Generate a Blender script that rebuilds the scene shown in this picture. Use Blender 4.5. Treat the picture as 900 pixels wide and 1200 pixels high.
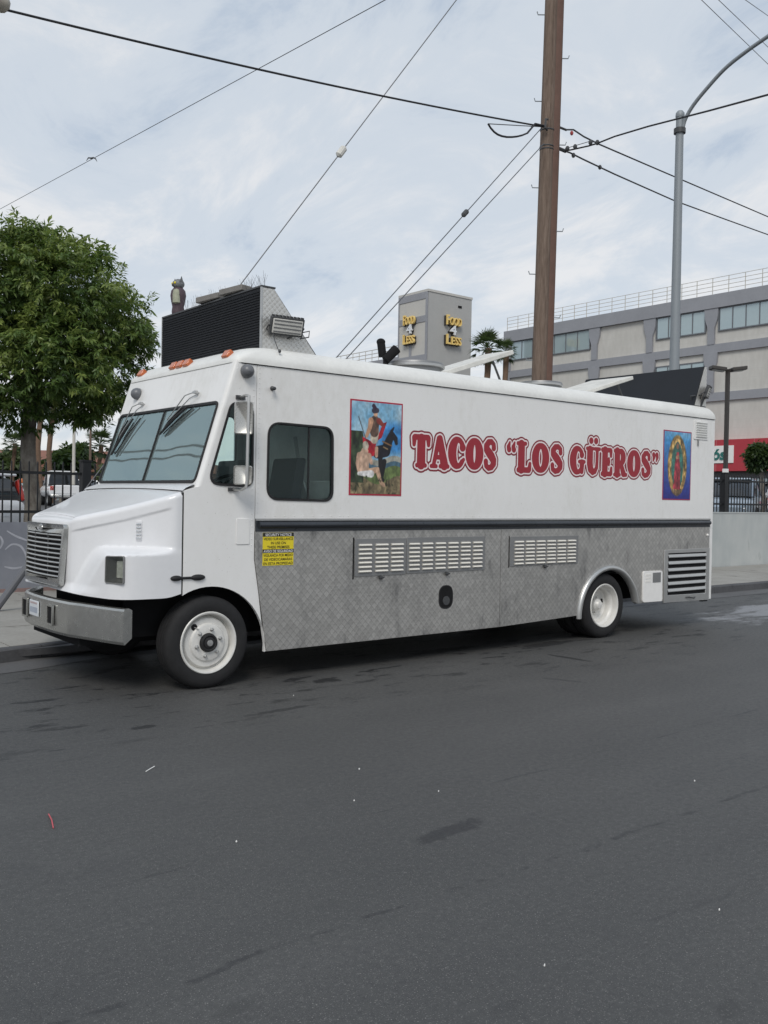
import bpy, math, random
import numpy as np
from mathutils import Vector, Matrix
from mathutils.geometry import tessellate_polygon

for o in list(bpy.data.objects): bpy.data.objects.remove(o)
SC = bpy.context.scene
COL = SC.collection
rnd = random.Random(7)
rad = math.radians

# ------------------------------------------------------------------ camera
# solved from the photograph: yaw, pitch, roll, focal length in 900x1200 pixels, position in metres
YAW, PITCH, ROLL, FPX = 0.67579, -0.01558, 0.01809, 1079.6
CAM = Vector((-3.862, -7.233, 1.706))
fw = Vector((math.sin(YAW)*math.cos(PITCH), math.cos(YAW)*math.cos(PITCH), math.sin(PITCH)))
r0 = Vector((math.cos(YAW), -math.sin(YAW), 0)); u0 = r0.cross(fw)
rt = r0*math.cos(ROLL) + u0*math.sin(ROLL); up = -r0*math.sin(ROLL) + u0*math.cos(ROLL)
cd = bpy.data.cameras.new('camera'); cam = bpy.data.objects.new('camera', cd); COL.objects.link(cam)
cd.sensor_fit = 'VERTICAL'; cd.sensor_height = 24; cd.lens = FPX/1200*24
cd.clip_start = 0.05; cd.clip_end = 3000
M = Matrix.Identity(4)
for i in range(3):
    M[i][0] = rt[i]; M[i][1] = up[i]; M[i][2] = -fw[i]; M[i][3] = CAM[i]
cam.matrix_world = M
SC.camera = cam
SC.render.resolution_x = 768; SC.render.resolution_y = 1024

def ray(x, y): return fw + rt*((x-450)/FPX) + up*((600-y)/FPX)
def on_z(x, y, z=0): d = ray(x, y); return CAM + d*((z-CAM.z)/d.z)
def on_y(x, y, Y=0): d = ray(x, y); return CAM + d*((Y-CAM.y)/d.y)
def on_x(x, y, X=0): d = ray(x, y); return CAM + d*((X-CAM.x)/d.x)
def at_depth(x, y, D): return CAM + ray(x, y)*D

# ------------------------------------------------------------------ sky, sun, exposure
SUN_EL, SUN_AZ = rad(45), rad(226)       # azimuth measured from +Y towards +X
W = bpy.data.worlds.new('World'); SC.world = W; W.use_nodes = True
nt = W.node_tree; nt.nodes.clear()
def wn(t, **k):
    n = nt.nodes.new(t)
    for a, b in k.items(): setattr(n, a, b)
    return n
wo = wn('ShaderNodeOutputWorld'); bg = wn('ShaderNodeBackground'); bg.inputs['Strength'].default_value = 0.1
sky = wn('ShaderNodeTexSky', sky_type='NISHITA', sun_disc=False, sun_elevation=SUN_EL, sun_rotation=SUN_AZ)
tc = wn('ShaderNodeTexCoord'); sp = wn('ShaderNodeSeparateXYZ')
nt.links.new(tc.outputs['Generated'], sp.inputs[0])
def wm(op, a, b=None, c=None):
    n = wn('ShaderNodeMath', operation=op)
    for i, q in enumerate((a, b, c)):
        if q is None: continue
        if isinstance(q, (int, float)): n.inputs[i].default_value = q
        else: nt.links.new(q, n.inputs[i])
    return n.outputs[0]
zc = wm('ADD', wm('MAXIMUM', sp.outputs[2], 0.0), 0.22)
cx = wm('DIVIDE', sp.outputs[0], zc); cy = wm('DIVIDE', sp.outputs[1], zc)
cb = wn('ShaderNodeCombineXYZ'); nt.links.new(cx, cb.inputs[0]); nt.links.new(cy, cb.inputs[1])
mp = wn('ShaderNodeMapping'); mp.inputs['Rotation'].default_value = (0, 0, rad(-28)); mp.inputs['Scale'].default_value = (1.0, 0.62, 1)
nt.links.new(cb.outputs[0], mp.inputs[0])
n1 = wn('ShaderNodeTexNoise'); n1.inputs['Scale'].default_value = 3.0; n1.inputs['Detail'].default_value = 9; n1.inputs['Roughness'].default_value = .64; n1.inputs['Distortion'].default_value = .5
n2 = wn('ShaderNodeTexNoise'); n2.inputs['Scale'].default_value = 0.75; n2.inputs['Detail'].default_value = 3
nt.links.new(mp.outputs[0], n1.inputs['Vector']); nt.links.new(cb.outputs[0], n2.inputs['Vector'])
hz_ = wm('POWER', wm('SUBTRACT', 1.0, wm('MAXIMUM', sp.outputs[2], 0.0)), 2.0)      # whiter towards the horizon
mixv = wm('ADD', wm('ADD', wm('MULTIPLY', n1.outputs['Fac'], .72), wm('MULTIPLY', n2.outputs['Fac'], .28)), wm('MULTIPLY', wm('SUBTRACT', hz_, .40), .26))
rp = wn('ShaderNodeValToRGB'); nt.links.new(mixv, rp.inputs[0])
rp.color_ramp.interpolation = 'EASE'
e = rp.color_ramp.elements
e[0].position = .36; e[0].color = (5.0, 5.85, 7.0, 1)
e[1].position = .66; e[1].color = (8.6, 8.65, 8.75, 1)
m = e.new(.50); m.color = (6.7, 7.3, 8.0, 1)
mx = wn('ShaderNodeMix', data_type='RGBA'); mx.inputs['Factor'].default_value = .9
nt.links.new(sky.outputs[0], mx.inputs['A']); nt.links.new(rp.outputs[0], mx.inputs['B'])
nt.links.new(mx.outputs['Result'], bg.inputs['Color']); nt.links.new(bg.outputs[0], wo.inputs[0])

sl = bpy.data.lights.new('sun', 'SUN'); sun = bpy.data.objects.new('sun', sl); COL.objects.link(sun)
sl.energy = 1.9; sl.angle = rad(24); sl.color = (1, .955, .89)
sd = Vector((math.sin(SUN_AZ)*math.cos(SUN_EL), math.cos(SUN_AZ)*math.cos(SUN_EL), math.sin(SUN_EL)))
sun.rotation_euler = sd.to_track_quat('Z', 'Y').to_euler(); sun.location = (0, 0, 30)
SC.view_settings.view_transform = 'Standard'; SC.view_settings.look = 'None'
SC.view_settings.gamma = 1; SC.view_settings.exposure = 0.0; SC.view_settings.use_curve_mapping = False

# ------------------------------------------------------------------ materials
def srgb(r, g, b):
    f = lambda c: (c/255/12.92) if c/255 <= .04045 else ((c/255+.055)/1.055)**2.4
    return (f(r), f(g), f(b))
class NT:
    def __init__(s, name):
        s.m = bpy.data.materials.new(name); s.m.use_nodes = True; s.t = s.m.node_tree
        s.b = s.t.nodes['Principled BSDF']; s.out = s.t.nodes['Material Output']
        s.tc = s.n('ShaderNodeTexCoord')
    def n(s, t, ins=None, **k):
        n = s.t.nodes.new(t)
        for a, b in k.items(): setattr(n, a, b)
        for a, b in (ins or {}).items(): s.put(n.inputs[a], b)
        return n
    def put(s, i, v):
        if isinstance(v, bpy.types.NodeSocket): s.t.links.new(v, i)
        else: i.default_value = v
    def math(s, op, a, b=0.0, c=0.0):
        n = s.n('ShaderNodeMath', operation=op); s.put(n.inputs[0], a); s.put(n.inputs[1], b); s.put(n.inputs[2], c); return n.outputs[0]
    def noise(s, scale, detail=4, rough=.55, vec=None, dist=0):
        return s.n('ShaderNodeTexNoise', {'Scale': scale, 'Detail': detail, 'Roughness': rough, 'Distortion': dist, 'Vector': vec or s.tc.outputs['Object']}).outputs['Fac']
    def map(s, scale=(1, 1, 1), rot=(0, 0, 0), loc=(0, 0, 0), vec=None):
        return s.n('ShaderNodeMapping', {'Vector': vec or s.tc.outputs['Object'], 'Scale': scale, 'Rotation': rot, 'Location': loc}).outputs[0]
    def ramp(s, f, stops):
        n = s.n('ShaderNodeValToRGB', {'Fac': f}); e = n.color_ramp.elements
        e[0].position = stops[0][0]; e[0].color = (*stops[0][1], 1) if isinstance(stops[0][1], tuple) else (stops[0][1],)*3+(1,)
        e[1].position = stops[-1][0]; e[1].color = (*stops[-1][1], 1) if isinstance(stops[-1][1], tuple) else (stops[-1][1],)*3+(1,)
        for p, c in stops[1:-1]:
            q = e.new(p); q.color = (*c, 1) if isinstance(c, tuple) else (c,)*3+(1,)
        return n.outputs[0]
    def smooth(s, v, a, b):
        return s.n('ShaderNodeMapRange', {'Value': v, 'From Min': a, 'From Max': b, 'To Min': 0.0, 'To Max': 1.0}, interpolation_type='SMOOTHSTEP').outputs[0]
    def mix(s, f, a, b, blend='MIX'):
        n = s.n('ShaderNodeMix', data_type='RGBA', blend_type=blend); s.put(n.inputs['Factor'], f)
        for k, v in (('A', a), ('B', b)): s.put(n.inputs[k], (*v, 1) if isinstance(v, tuple) and len(v) == 3 else v)
        return n.outputs['Result']
    def bump(s, h, strength=.3, dist=.01, prev=None):
        n = s.n('ShaderNodeBump', {'Height': h, 'Strength': strength, 'Distance': dist})
        if prev is not None: s.t.links.new(prev, n.inputs['Normal'])
        s.t.links.new(n.outputs[0], s.b.inputs['Normal']); return n.outputs[0]
    def set(s, **k):
        for a, v in k.items():
            a = {'col': 'Base Color', 'rough': 'Roughness', 'metal': 'Metallic', 'coat': 'Coat Weight', 'spec': 'Specular IOR Level', 'trans': 'Transmission Weight'}.get(a, a)
            s.put(s.b.inputs[a], (*v, 1) if a == 'Base Color' and isinstance(v, tuple) and len(v) == 3 else v)
        return s
def pm(name, col, rough=.5, metal=0.0, var=.12, scale=3.0, bump=0.0, bscale=60, coat=0.0, spec=.5, rvar=.035):
    q = NT(name)
    n = q.noise(scale, 6, .62)
    n2 = q.noise(scale*9.3, 4, .6)
    f = q.math('ADD', q.math('MULTIPLY', n, .65), q.math('MULTIPLY', n2, .35))
    lo = tuple(c*(1-var) for c in col); hi = tuple(min(c*(1+var), 1) for c in col)
    q.set(col=q.ramp(f, [(.3, lo), (.7, hi)]), metal=metal, coat=coat, spec=spec)
    q.set(rough=q.ramp(n2, [(.3, max(0, rough-rvar)), (.7, min(1, rough+rvar))]))
    if bump: q.bump(q.noise(bscale, 4, .6), bump, .004)
    return q.m

MT = {}
# truck paint: white, faint dirt streaks
q = NT('white_paint')
d1 = q.noise(1.3, 6, .6, q.map((1, 1, .35))); d2 = q.noise(14, 5, .65, q.map((1, 1, .5)))
f = q.math('ADD', q.math('MULTIPLY', d1, .6), q.math('MULTIPLY', d2, .4))
sp_ = q.noise(95, 2, .5)
c = q.ramp(f, [(.3, (.66, .65, .62)), (.5, (.76, .755, .74)), (.7, (.79, .785, .775))])
c = q.mix(q.smooth(sp_, .70, .78), c, (.42, .40, .37))
q.set(col=c, rough=q.ramp(d2, [(.3, .28), (.7, .42)]), coat=.25)
q.bump(q.noise(1.1, 2, .45), .35, .02)
MT['white'] = q.m
MT['hoodwhite'] = pm('hood_white', (.71, .715, .73), .36, 0, .04, 2, coat=.3)
MT['roofwhite'] = pm('roof_white', (.70, .70, .675), .5, 0, .10, 3, .05, 40)
MT['dirtywhite'] = pm('weathered_white', (.62, .61, .57), .6, 0, .18, 5, .1, 50)
# quilted stainless skirt
q = NT('quilted_steel')
s3 = q.n('ShaderNodeSeparateXYZ', {0: q.tc.outputs['Object']})
cv = q.n('ShaderNodeCombineXYZ', {0: s3.outputs[0], 1: s3.outputs[2], 2: 0.0}).outputs[0]
rv = q.map((1, 1, 1), (0, 0, rad(45)), vec=cv)
br = q.n('ShaderNodeTexBrick', {'Vector': rv, 'Color1': (.40, .39, .372, 1), 'Color2': (.50, .488, .465, 1), 'Mortar': (.33, .323, .308, 1), 'Scale': 1.0, 'Mortar Size': .0035, 'Mortar Smooth': .5, 'Brick Width': .052, 'Row Height': .052}, offset=0.0, squash=1.0)
sm = q.noise(2.2, 5, .65, q.map((1.6, 1, .5))); sm2 = q.noise(9, 5, .7, q.map((1, 1, .35), (0, rad(-20), 0)))
dark = q.math('ADD', q.math('MULTIPLY', q.smooth(sm, .44, .68), q.smooth(sm2, .42, .70)), q.math('MULTIPLY', q.smooth(q.noise(.9, 3, .5), .45, .70), .25))
c = q.mix(q.math('MINIMUM', q.math('MULTIPLY', dark, .72), .8), br.outputs['Color'], (.12, .12, .12))
q.set(col=c, metal=.62, rough=q.ramp(sm2, [(.3, .32), (.7, .50)]))
w1 = q.n('ShaderNodeTexVoronoi', {'Vector': rv, 'Scale': 19.23}, distance='CHEBYCHEV')
w1.inputs['Randomness'].default_value = 0
q.bump(q.math('MULTIPLY', w1.outputs['Distance'], -1.0), .13, .012)
MT['quilt'] = q.m
MT['steel'] = pm('brushed_steel', (.50, .50, .49), .36, .8, .07, 4)
MT['grey_steel'] = pm('grey_panel_steel', (.24, .243, .245), .45, .45, .08, 4)
MT['chrome'] = pm('chrome', (.66, .66, .65), .14, 1, .06, 6, rvar=.05)
MT['bumper'] = pm('dull_bumper_metal', (.47, .47, .45), .25, .85, .08, 2, .03, 9)
MT['plate_alu'] = pm('tread_plate', (.62, .61, .58), .4, .6, .1, 6, .0)
q = NT('diamond_tread'); w1 = q.n('ShaderNodeTexVoronoi', {'Vector': q.map((1, 1, 1), (0, rad(45), 0)), 'Scale': 26.0}); w1.inputs['Randomness'].default_value = 0
q.set(col=(.60, .59, .56), metal=.65, rough=.42); q.bump(q.math('MULTIPLY', w1.outputs['Distance'], -1.0), .8, .01); MT['tread'] = q.m
MT['rubber'] = pm('black_rubber', (.018, .018, .019), .62, 0, .2, 8, .08, 90, spec=.35)
MT['rail'] = pm('belt_rail', (.045, .05, .058), .30, .35, .2, 3)
MT['tyre'] = pm('tyre_rubber', (.019, .019, .020), .78, 0, .3, 9, .25, 60, spec=.3)
MT['black'] = pm('black_panel', (.006, .008, .012), .62, 0, .25, 4)
MT['blackmatte'] = pm('dark_underbody', (.012, .012, .013), .9, 0, .3, 5, spec=.2)
MT['rim'] = pm('rim_white', (.66, .65, .62), .42, .1, .12, 9, .03, 50)
MT['amber'] = pm('amber_lens', (.50, .12, .03), .25, 0, .08, 20, coat=.5)
MT['grey_plastic'] = pm('grey_plastic', (.13, .135, .145), .35, 0, .1, 10)
MT['darkgrey'] = pm('dark_grey', (.05, .052, .055), .5, 0, .15, 8)
MT['seam'] = pm('seam_shadow_gap', (.035, .035, .035), .8, 0, .1, 8)
MT['louver'] = pm('louver_light', (.80, .76, .68), .38, .25, .08, 9)
MT['seat'] = pm('seat_vinyl', (.012, .016, .022), .55, 0, .2, 8)
MT['inner'] = pm('cab_lining', (.78, .76, .72), .6, 0, .15, 4)
MT['darkinner'] = pm('dash_plastic', (.03, .034, .036), .6, 0, .15, 4)
MT['yellow'] = pm('sticker_yellow', srgb(222, 202, 40), .5, 0, .05, 30)
MT['ink'] = pm('black_ink', (.015, .015, .015), .6, 0, .1, 30)
MT['paper'] = pm('white_vinyl', (.78, .77, .75), .5, 0, .05, 20)
MT['red'] = pm('lettering_red', srgb(150, 34, 47), .45, 0, .06, 12)
MT['red2'] = pm('lettering_outline_red', srgb(128, 30, 42), .45, 0, .08, 12)
MT['white_print'] = pm('lettering_white', srgb(228, 214, 214), .45, 0, .04, 12)
MT['platewhite'] = pm('licence_white', (.6, .63, .66), .4, 0, .1, 30)
MT['lamp'] = pm('headlamp_reflector', (.74, .74, .66), .2, .55, .3, 30, .5, 60)
MT['bezel'] = pm('lamp_bezel', (.24, .24, .235), .3, .4, .1, 9)
MT['mirrorback'] = pm('mirror_shell', (.46, .455, .43), .28, .6, .03, 3)
def glass(name, tint, ior, body=.0, bcol=(.1, .12, .12), gloss=(.95, .97, 1), wob=.0, rough=.02):
    q = NT(name); t = q.t; t.nodes.remove(q.b)
    tr = q.n('ShaderNodeBsdfTransparent', {'Color': (*tint, 1)})
    gl = q.n('ShaderNodeBsdfGlossy', {'Color': (*gloss, 1), 'Roughness': rough})
    fr = q.n('ShaderNodeFresnel', {'IOR': ior})
    if wob:
        b = q.n('ShaderNodeBump', {'Height': q.noise(1.5, 1, .3), 'Strength': wob, 'Distance': .02})
        t.links.new(b.outputs[0], gl.inputs['Normal'])
    base = tr.outputs[0]
    if body:
        df = q.n('ShaderNodeBsdfDiffuse', {'Color': (*bcol, 1)})
        mm = q.n('ShaderNodeMixShader', {0: body}); t.links.new(tr.outputs[0], mm.inputs[1]); t.links.new(df.outputs[0], mm.inputs[2]); base = mm.outputs[0]
    mx = q.n('ShaderNodeMixShader'); t.links.new(fr.outputs[0], mx.inputs[0]); t.links.new(base, mx.inputs[1]); t.links.new(gl.outputs[0], mx.inputs[2])
    t.links.new(mx.outputs[0], q.out.inputs[0]); return q.m
MT['windshield'] = glass('windshield_glass', (.90, .96, .95), 2.75, .24, (.54, .66, .66), (.70, .93, .96), .14)
MT['sideglass'] = glass('side_window_glass', (.86, .92, .91), 1.27, .02, (.10, .13, .14), (.8, .92, .95), wob=.1)
MT['lampglass'] = glass('lamp_lens_glass', (.93, .94, .93), 1.4)
MT['bldglass'] = glass('building_glass', (.16, .22, .24), 2.5, .75, (.40, .50, .52), (.85, .95, 1), .0, .05)
MT['carglass'] = glass('car_glass', (.06, .08, .09), 1.6, .3, (.02, .025, .03))

# ------------------------------------------------------------------ geometry helpers
WL = {}          # world offset of each root
def empty(name, loc=(0, 0, 0)):
    o = bpy.data.objects.new(name, None); COL.objects.link(o); o.location = loc; o.empty_display_size = .2
    WL[o] = Vector(loc); return o
def tag(o, label=None, cat=None, group=None, kind=None):
    for k, v in (('label', label), ('category', cat), ('group', group), ('kind', kind)):
        if v: o[k] = v
    return o
def thing(name, label, cat, loc=(0, 0, 0), group=None): return tag(empty(name, loc), label, cat, group)
def V(*a): return Vector(a)
def frame(ax):
    ax = Vector(ax).normalized(); t = Vector((0, 0, 1)) if abs(ax.z) < .95 else Vector((1, 0, 0))
    a = ax.cross(t).normalized(); return a, ax.cross(a).normalized()
class MB:
    def __init__(s): s.v = []; s.f = []; s.mi = []
    def add(s, vs, fs, m=0):
        b = len(s.v); s.v += [tuple(p) for p in vs]; s.f += [tuple(b+i for i in f) for f in fs]; s.mi += [m]*len(fs); return s
    def box(s, x0, x1, y0, y1, z0, z1, m=0):
        return s.add([(x, y, z) for x in (x0, x1) for y in (y0, y1) for z in (z0, z1)],
                     [(0, 1, 3, 2), (4, 6, 7, 5), (0, 4, 5, 1), (2, 3, 7, 6), (0, 2, 6, 4), (1, 5, 7, 3)], m)
    def obox(s, c, a, b, d, m=0):     # centre and three half axes
        c, a, b, d = map(Vector, (c, a, b, d))
        return s.add([c+a*i+b*j+d*k for i in (-1, 1) for j in (-1, 1) for k in (-1, 1)],
                     [(0, 1, 3, 2), (4, 6, 7, 5), (0, 4, 5, 1), (2, 3, 7, 6), (0, 2, 6, 4), (1, 5, 7, 3)], m)
    def beam(s, p, q, w, h, m=0, upv=(0, 0, 1)):
        p, q = Vector(p), Vector(q); d = (q-p); L = d.length; d.normalize(); a = d.cross(Vector(upv)).normalized(); b = a.cross(d)
        return s.obox((p+q)/2, d*L/2, a*w/2, b*h/2, m)
    def cyl(s, p, q, r0, r1=None, n=12, m=0, caps=True):
        r1 = r0 if r1 is None else r1; p, q = Vector(p), Vector(q); a, b = frame(q-p)
        vs = []
        for c, r in ((p, r0), (q, r1)):
            for i in range(n):
                t = 2*math.pi*i/n; vs.append(c+(a*math.cos(t)+b*math.sin(t))*r)
        fs = [(i, (i+1) % n, n+(i+1) % n, n+i) for i in range(n)]
        if caps: fs += [tuple(range(n-1, -1, -1)), tuple(range(n, 2*n))]
        return s.add(vs, fs, m)
    def tube(s, pts, r, n=8, m=0, caps=True):
        pts = [Vector(p) for p in pts]; rs = r if isinstance(r, (list, tuple)) else [r]*len(pts)
        vs = []; prev = None
        for i, p in enumerate(pts):
            d = (pts[min(i+1, len(pts)-1)]-pts[max(i-1, 0)])
            if prev is None: a, b = frame(d)
            else:
                a = prev - d.normalized()*prev.dot(d.normalized()); a.normalize(); b = d.normalized().cross(a)
            prev = a
            for k in range(n):
                t = 2*math.pi*k/n; vs.append(p+(a*math.cos(t)+b*math.sin(t))*rs[i])
        fs = []
        for i in range(len(pts)-1):
            for k in range(n):
                fs.append((i*n+k, i*n+(k+1) % n, (i+1)*n+(k+1) % n, (i+1)*n+k))
        if caps: fs += [tuple(range(n-1, -1, -1)), tuple(range((len(pts)-1)*n, len(pts)*n))]
        return s.add(vs, fs, m)
    def lathe(s, prof, o, ax, n=32, m=0):   # prof: (r, h) along axis
        o = Vector(o); ax = Vector(ax).normalized(); a, b = frame(ax); vs = []
        for r, h in prof:
            for k in range(n):
                t = 2*math.pi*k/n; vs.append(o+ax*h+(a*math.cos(t)+b*math.sin(t))*r)
        fs = [(i*n+k, i*n+(k+1) % n, (i+1)*n+(k+1) % n, (i+1)*n+k) for i in range(len(prof)-1) for k in range(n)]
        return s.add(vs, fs, m)
    def ell(s, c, r, n=14, k=9, m=0):
        vs = []; fs = []
        for j in range(k+1):
            p = math.pi*j/k
            for i in range(n):
                t = 2*math.pi*i/n; vs.append((c[0]+r[0]*math.sin(p)*math.cos(t), c[1]+r[1]*math.sin(p)*math.sin(t), c[2]+r[2]*math.cos(p)))
        for j in range(k):
            for i in range(n): fs.append((j*n+i, (j+1)*n+i, (j+1)*n+(i+1) % n, j*n+(i+1) % n))
        return s.add(vs, fs, m)
    def prism(s, fn, w0, w1, loop, holes=(), m=0, back=True):
        loops = [loop]+list(holes)
        flat = [p for l in loops for p in l]; n = len(flat)
        tri = tessellate_polygon([[Vector((p[0], p[1], 0)) for p in l] for l in loops])
        vs = [fn(p[0], p[1], w0) for p in flat]+[fn(p[0], p[1], w1) for p in flat]
        fs = [tuple(t) for t in tri]
        if back: fs += [tuple(n+i for i in reversed(t)) for t in tri]
        o = 0
        for l in loops:
            k = len(l); fs += [(o+i, o+(i+1) % k, n+o+(i+1) % k, n+o+i) for i in range(k)]; o += k
        return s.add(vs, fs, m)
    def grid(s, rows, m=0, flip=False):
        n = len(rows[0]); vs = [p for r in rows for p in r]; fs = []
        for i in range(len(rows)-1):
            for k in range(n-1):
                q = (i*n+k, i*n+k+1, (i+1)*n+k+1, (i+1)*n+k); fs.append(q[::-1] if flip else q)
        return s.add(vs, fs, m)
    def mesh(s, name, mats, off=(0, 0, 0), smooth=35):
        me = bpy.data.meshes.new(name); o = Vector(off)
        me.from_pydata([(a-o.x, b-o.y, c-o.z) for a, b, c in s.v], [], s.f)
        for mt in (mats if isinstance(mats, (list, tuple)) else [mats]): me.materials.append(MT[mt] if isinstance(mt, str) else mt)
        if len(me.polygons) == len(s.mi): me.polygons.foreach_set('material_index', s.mi)
        me.validate(); me.update()
        import bmesh
        bm = bmesh.new(); bm.from_mesh(me); bmesh.ops.recalc_face_normals(bm, faces=bm.faces); bm.to_mesh(me); bm.free()
        if smooth:
            me.polygons.foreach_set('use_smooth', [True]*len(me.polygons)); me.set_sharp_from_angle(angle=rad(smooth))
        return me
    def build(s, name, mats, parent=None, smooth=35, bevel=0, seg=2):
        off = WL.get(parent, Vector((0, 0, 0))) if parent else Vector((0, 0, 0))
        o = bpy.data.objects.new(name, s.mesh(name, mats, off, smooth)); COL.objects.link(o)
        if parent: o.parent = parent
        WL[o] = off
        if bevel:
            b = o.modifiers.new('bevel', 'BEVEL'); b.width = bevel; b.segments = seg; b.limit_method = 'ANGLE'; b.angle_limit = rad(40)
        return o
def inst(me, name, loc, parent=None, rot=(0, 0, 0), scale=(1, 1, 1)):
    o = bpy.data.objects.new(name, me); COL.objects.link(o)
    off = WL.get(parent, Vector((0, 0, 0))) if parent else Vector((0, 0, 0))
    o.location = Vector(loc)-off; o.rotation_euler = rot; o.scale = scale
    if parent: o.parent = parent
    WL[o] = Vector(loc); return o
def rpoly(pts, r, n=6):
    out = []; k = len(pts); rs = r if isinstance(r, (list, tuple)) else [r]*k
    for i in range(k):
        p0, p, p1 = Vector(pts[i-1]), Vector(pts[i]), Vector(pts[(i+1) % k])
        a = (p0-p).normalized(); b = (p1-p).normalized(); rr = rs[i]
        ang = a.angle(b); d = min(rr/math.tan(ang/2), (p0-p).length*.49, (p1-p).length*.49)
        for t in range(n+1):
            t /= n; q = (p+a*d)*(1-t)**2+p*2*t*(1-t)+(p+b*d)*t*t; out.append((q.x, q.y))
    return out
def offset(poly, d):
    out = []; k = len(poly)
    ar = sum(poly[i][0]*poly[(i+1) % k][1]-poly[(i+1) % k][0]*poly[i][1] for i in range(k)); sg = 1 if ar > 0 else -1
    for i in range(k):
        p0, p, p1 = Vector(poly[i-1]), Vector(poly[i]), Vector(poly[(i+1) % k])
        e0 = (p-p0); e1 = (p1-p)
        if e0.length < 1e-7: e0 = e1
        if e1.length < 1e-7: e1 = e0
        n0 = Vector((e0.y, -e0.x)).normalized(); n1 = Vector((e1.y, -e1.x)).normalized()
        nn = (n0+n1); nn = nn.normalized() if nn.length > 1e-6 else n0
        out.append((p.x+nn.x*d*sg, p.y+nn.y*d*sg))
    return out
def circ(cx, cy, r, n=24, a0=0, a1=360):
    full = abs(a1-a0) >= 360
    return [(cx+r*math.cos(rad(a0+(a1-a0)*i/(n if full else n-1))), cy+r*math.sin(rad(a0+(a1-a0)*i/(n if full else n-1)))) for i in range(n)]
def ss(x, a, b):
    t = max(0, min(1, (x-a)/(b-a))); return t*t*(3-2*t)
def lerp(a, b, t): return a+(b-a)*t
def text_polys(s, size, extrude=0.0, align='LEFT', bold=0.0, space=1.0):
    cu = bpy.data.curves.new('tmp', 'FONT'); cu.body = s; cu.size = size; cu.extrude = extrude; cu.align_x = align; cu.offset = bold; cu.space_character = space
    cu.resolution_u = 3
    o = bpy.data.objects.new('tmp', cu); COL.objects.link(o); bpy.context.view_layer.update()
    me = bpy.data.meshes.new_from_object(o)
    vs = [tuple(v.co) for v in me.vertices]; fs = [tuple(p.vertices) for p in me.polygons]
    bpy.data.objects.remove(o); bpy.data.curves.remove(cu); bpy.data.meshes.remove(me); return vs, fs
def side(y0):            # map (u=x, v=z, w=outward) on a wall whose outside looks to -Y
    return lambda u, v, w: (u, y0-w, v)

# ================================================================== THE GROUND
KERB = 2.40
q = NT('asphalt')
oc = q.tc.outputs['Object']; s3 = q.n('ShaderNodeSeparateXYZ', {0: oc}); X_, Y_ = s3.outputs[0], s3.outputs[1]
fine = q.noise(150, 2, .6); agg = q.noise(48, 3, .75); mid = q.noise(26, 5, .6); big = q.noise(.55, 5, .6); tr = q.noise(1.0, 5, .6, q.map((.12, 1.5, 1), (0, 0, rad(3))))
base = q.ramp(q.math('ADD', q.math('MULTIPLY', big, .5), q.math('MULTIPLY', tr, .5)), [(.34, (.050, .0503, .049)), (.52, (.061, .061, .059)), (.66, (.075, .0745, .072))])
base = q.mix(q.smooth(mid, .35, .70), base, q.mix(.28, base, (.035, .036, .040)))
base = q.mix(q.math('MULTIPLY', q.smooth(fine, .62, .70), .9), base, (.26, .25, .235))
base = q.mix(q.math('MULTIPLY', q.smooth(fine, .36, .26), .5), base, (.022, .022, .024))
base = q.mix(q.math('MULTIPLY', q.smooth(agg, .56, .72), .55), base, (.155, .152, .147))
base = q.mix(q.math('MULTIPLY', q.smooth(agg, .44, .30), .6), base, (.030, .030, .031))
base = q.mix(q.math('MULTIPLY', q.smooth(q.noise(2.1, 6, .7), .52, .70), .35), base, (.045, .045, .046))
wob = q.math('ADD', Y_, q.math('MULTIPLY', q.math('SUBTRACT', q.noise(1.3, 6, .65), .5), .22))
def line(y0, sl, w, gate, a, b, amt, col):
    global base
    d = q.math('ABSOLUTE', q.math('SUBTRACT', q.math('ADD', wob, q.math('MULTIPLY', X_, sl)), y0))
    msk = q.math('MULTIPLY', q.smooth(d, w, w*.25), q.smooth(gate, a, b))
    base = q.mix(q.math('MULTIPLY', msk, amt), base, col); return msk
g1 = q.noise(5, 3, .6); g2 = q.noise(1.2, 3, .6)
k1 = line(-4.35, .02, .022, g1, .44, .57, .62, (.020, .020, .022))
k2 = line(-3.35, -.03, .016, g2, .50, .60, .45, (.022, .022, .024))
k3 = line(-1.15, -.02, .02, g1, .54, .62, .8, (.014, .014, .016))
k4 = line(-5.05, .05, .018, g2, .52, .60, .35, (.024, .024, .026))
# a few worn cracks
vo = q.n('ShaderNodeTexVoronoi', {'Vector': q.n('ShaderNodeVectorMath', {0: q.map((.22, .34, 1)), 1: q.n('ShaderNodeTexNoise', {'Vector': oc, 'Scale': 2.5, 'Detail': 5}).outputs['Color']}, operation='ADD').outputs[0], 'Scale': 1.0}, feature='DISTANCE_TO_EDGE')
ck = q.math('MULTIPLY', q.smooth(vo.outputs['Distance'], .006, .0015), q.smooth(q.noise(.8, 3), .50, .60))
base = q.mix(q.math('MULTIPLY', ck, .3), base, (.02, .02, .022))
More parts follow.
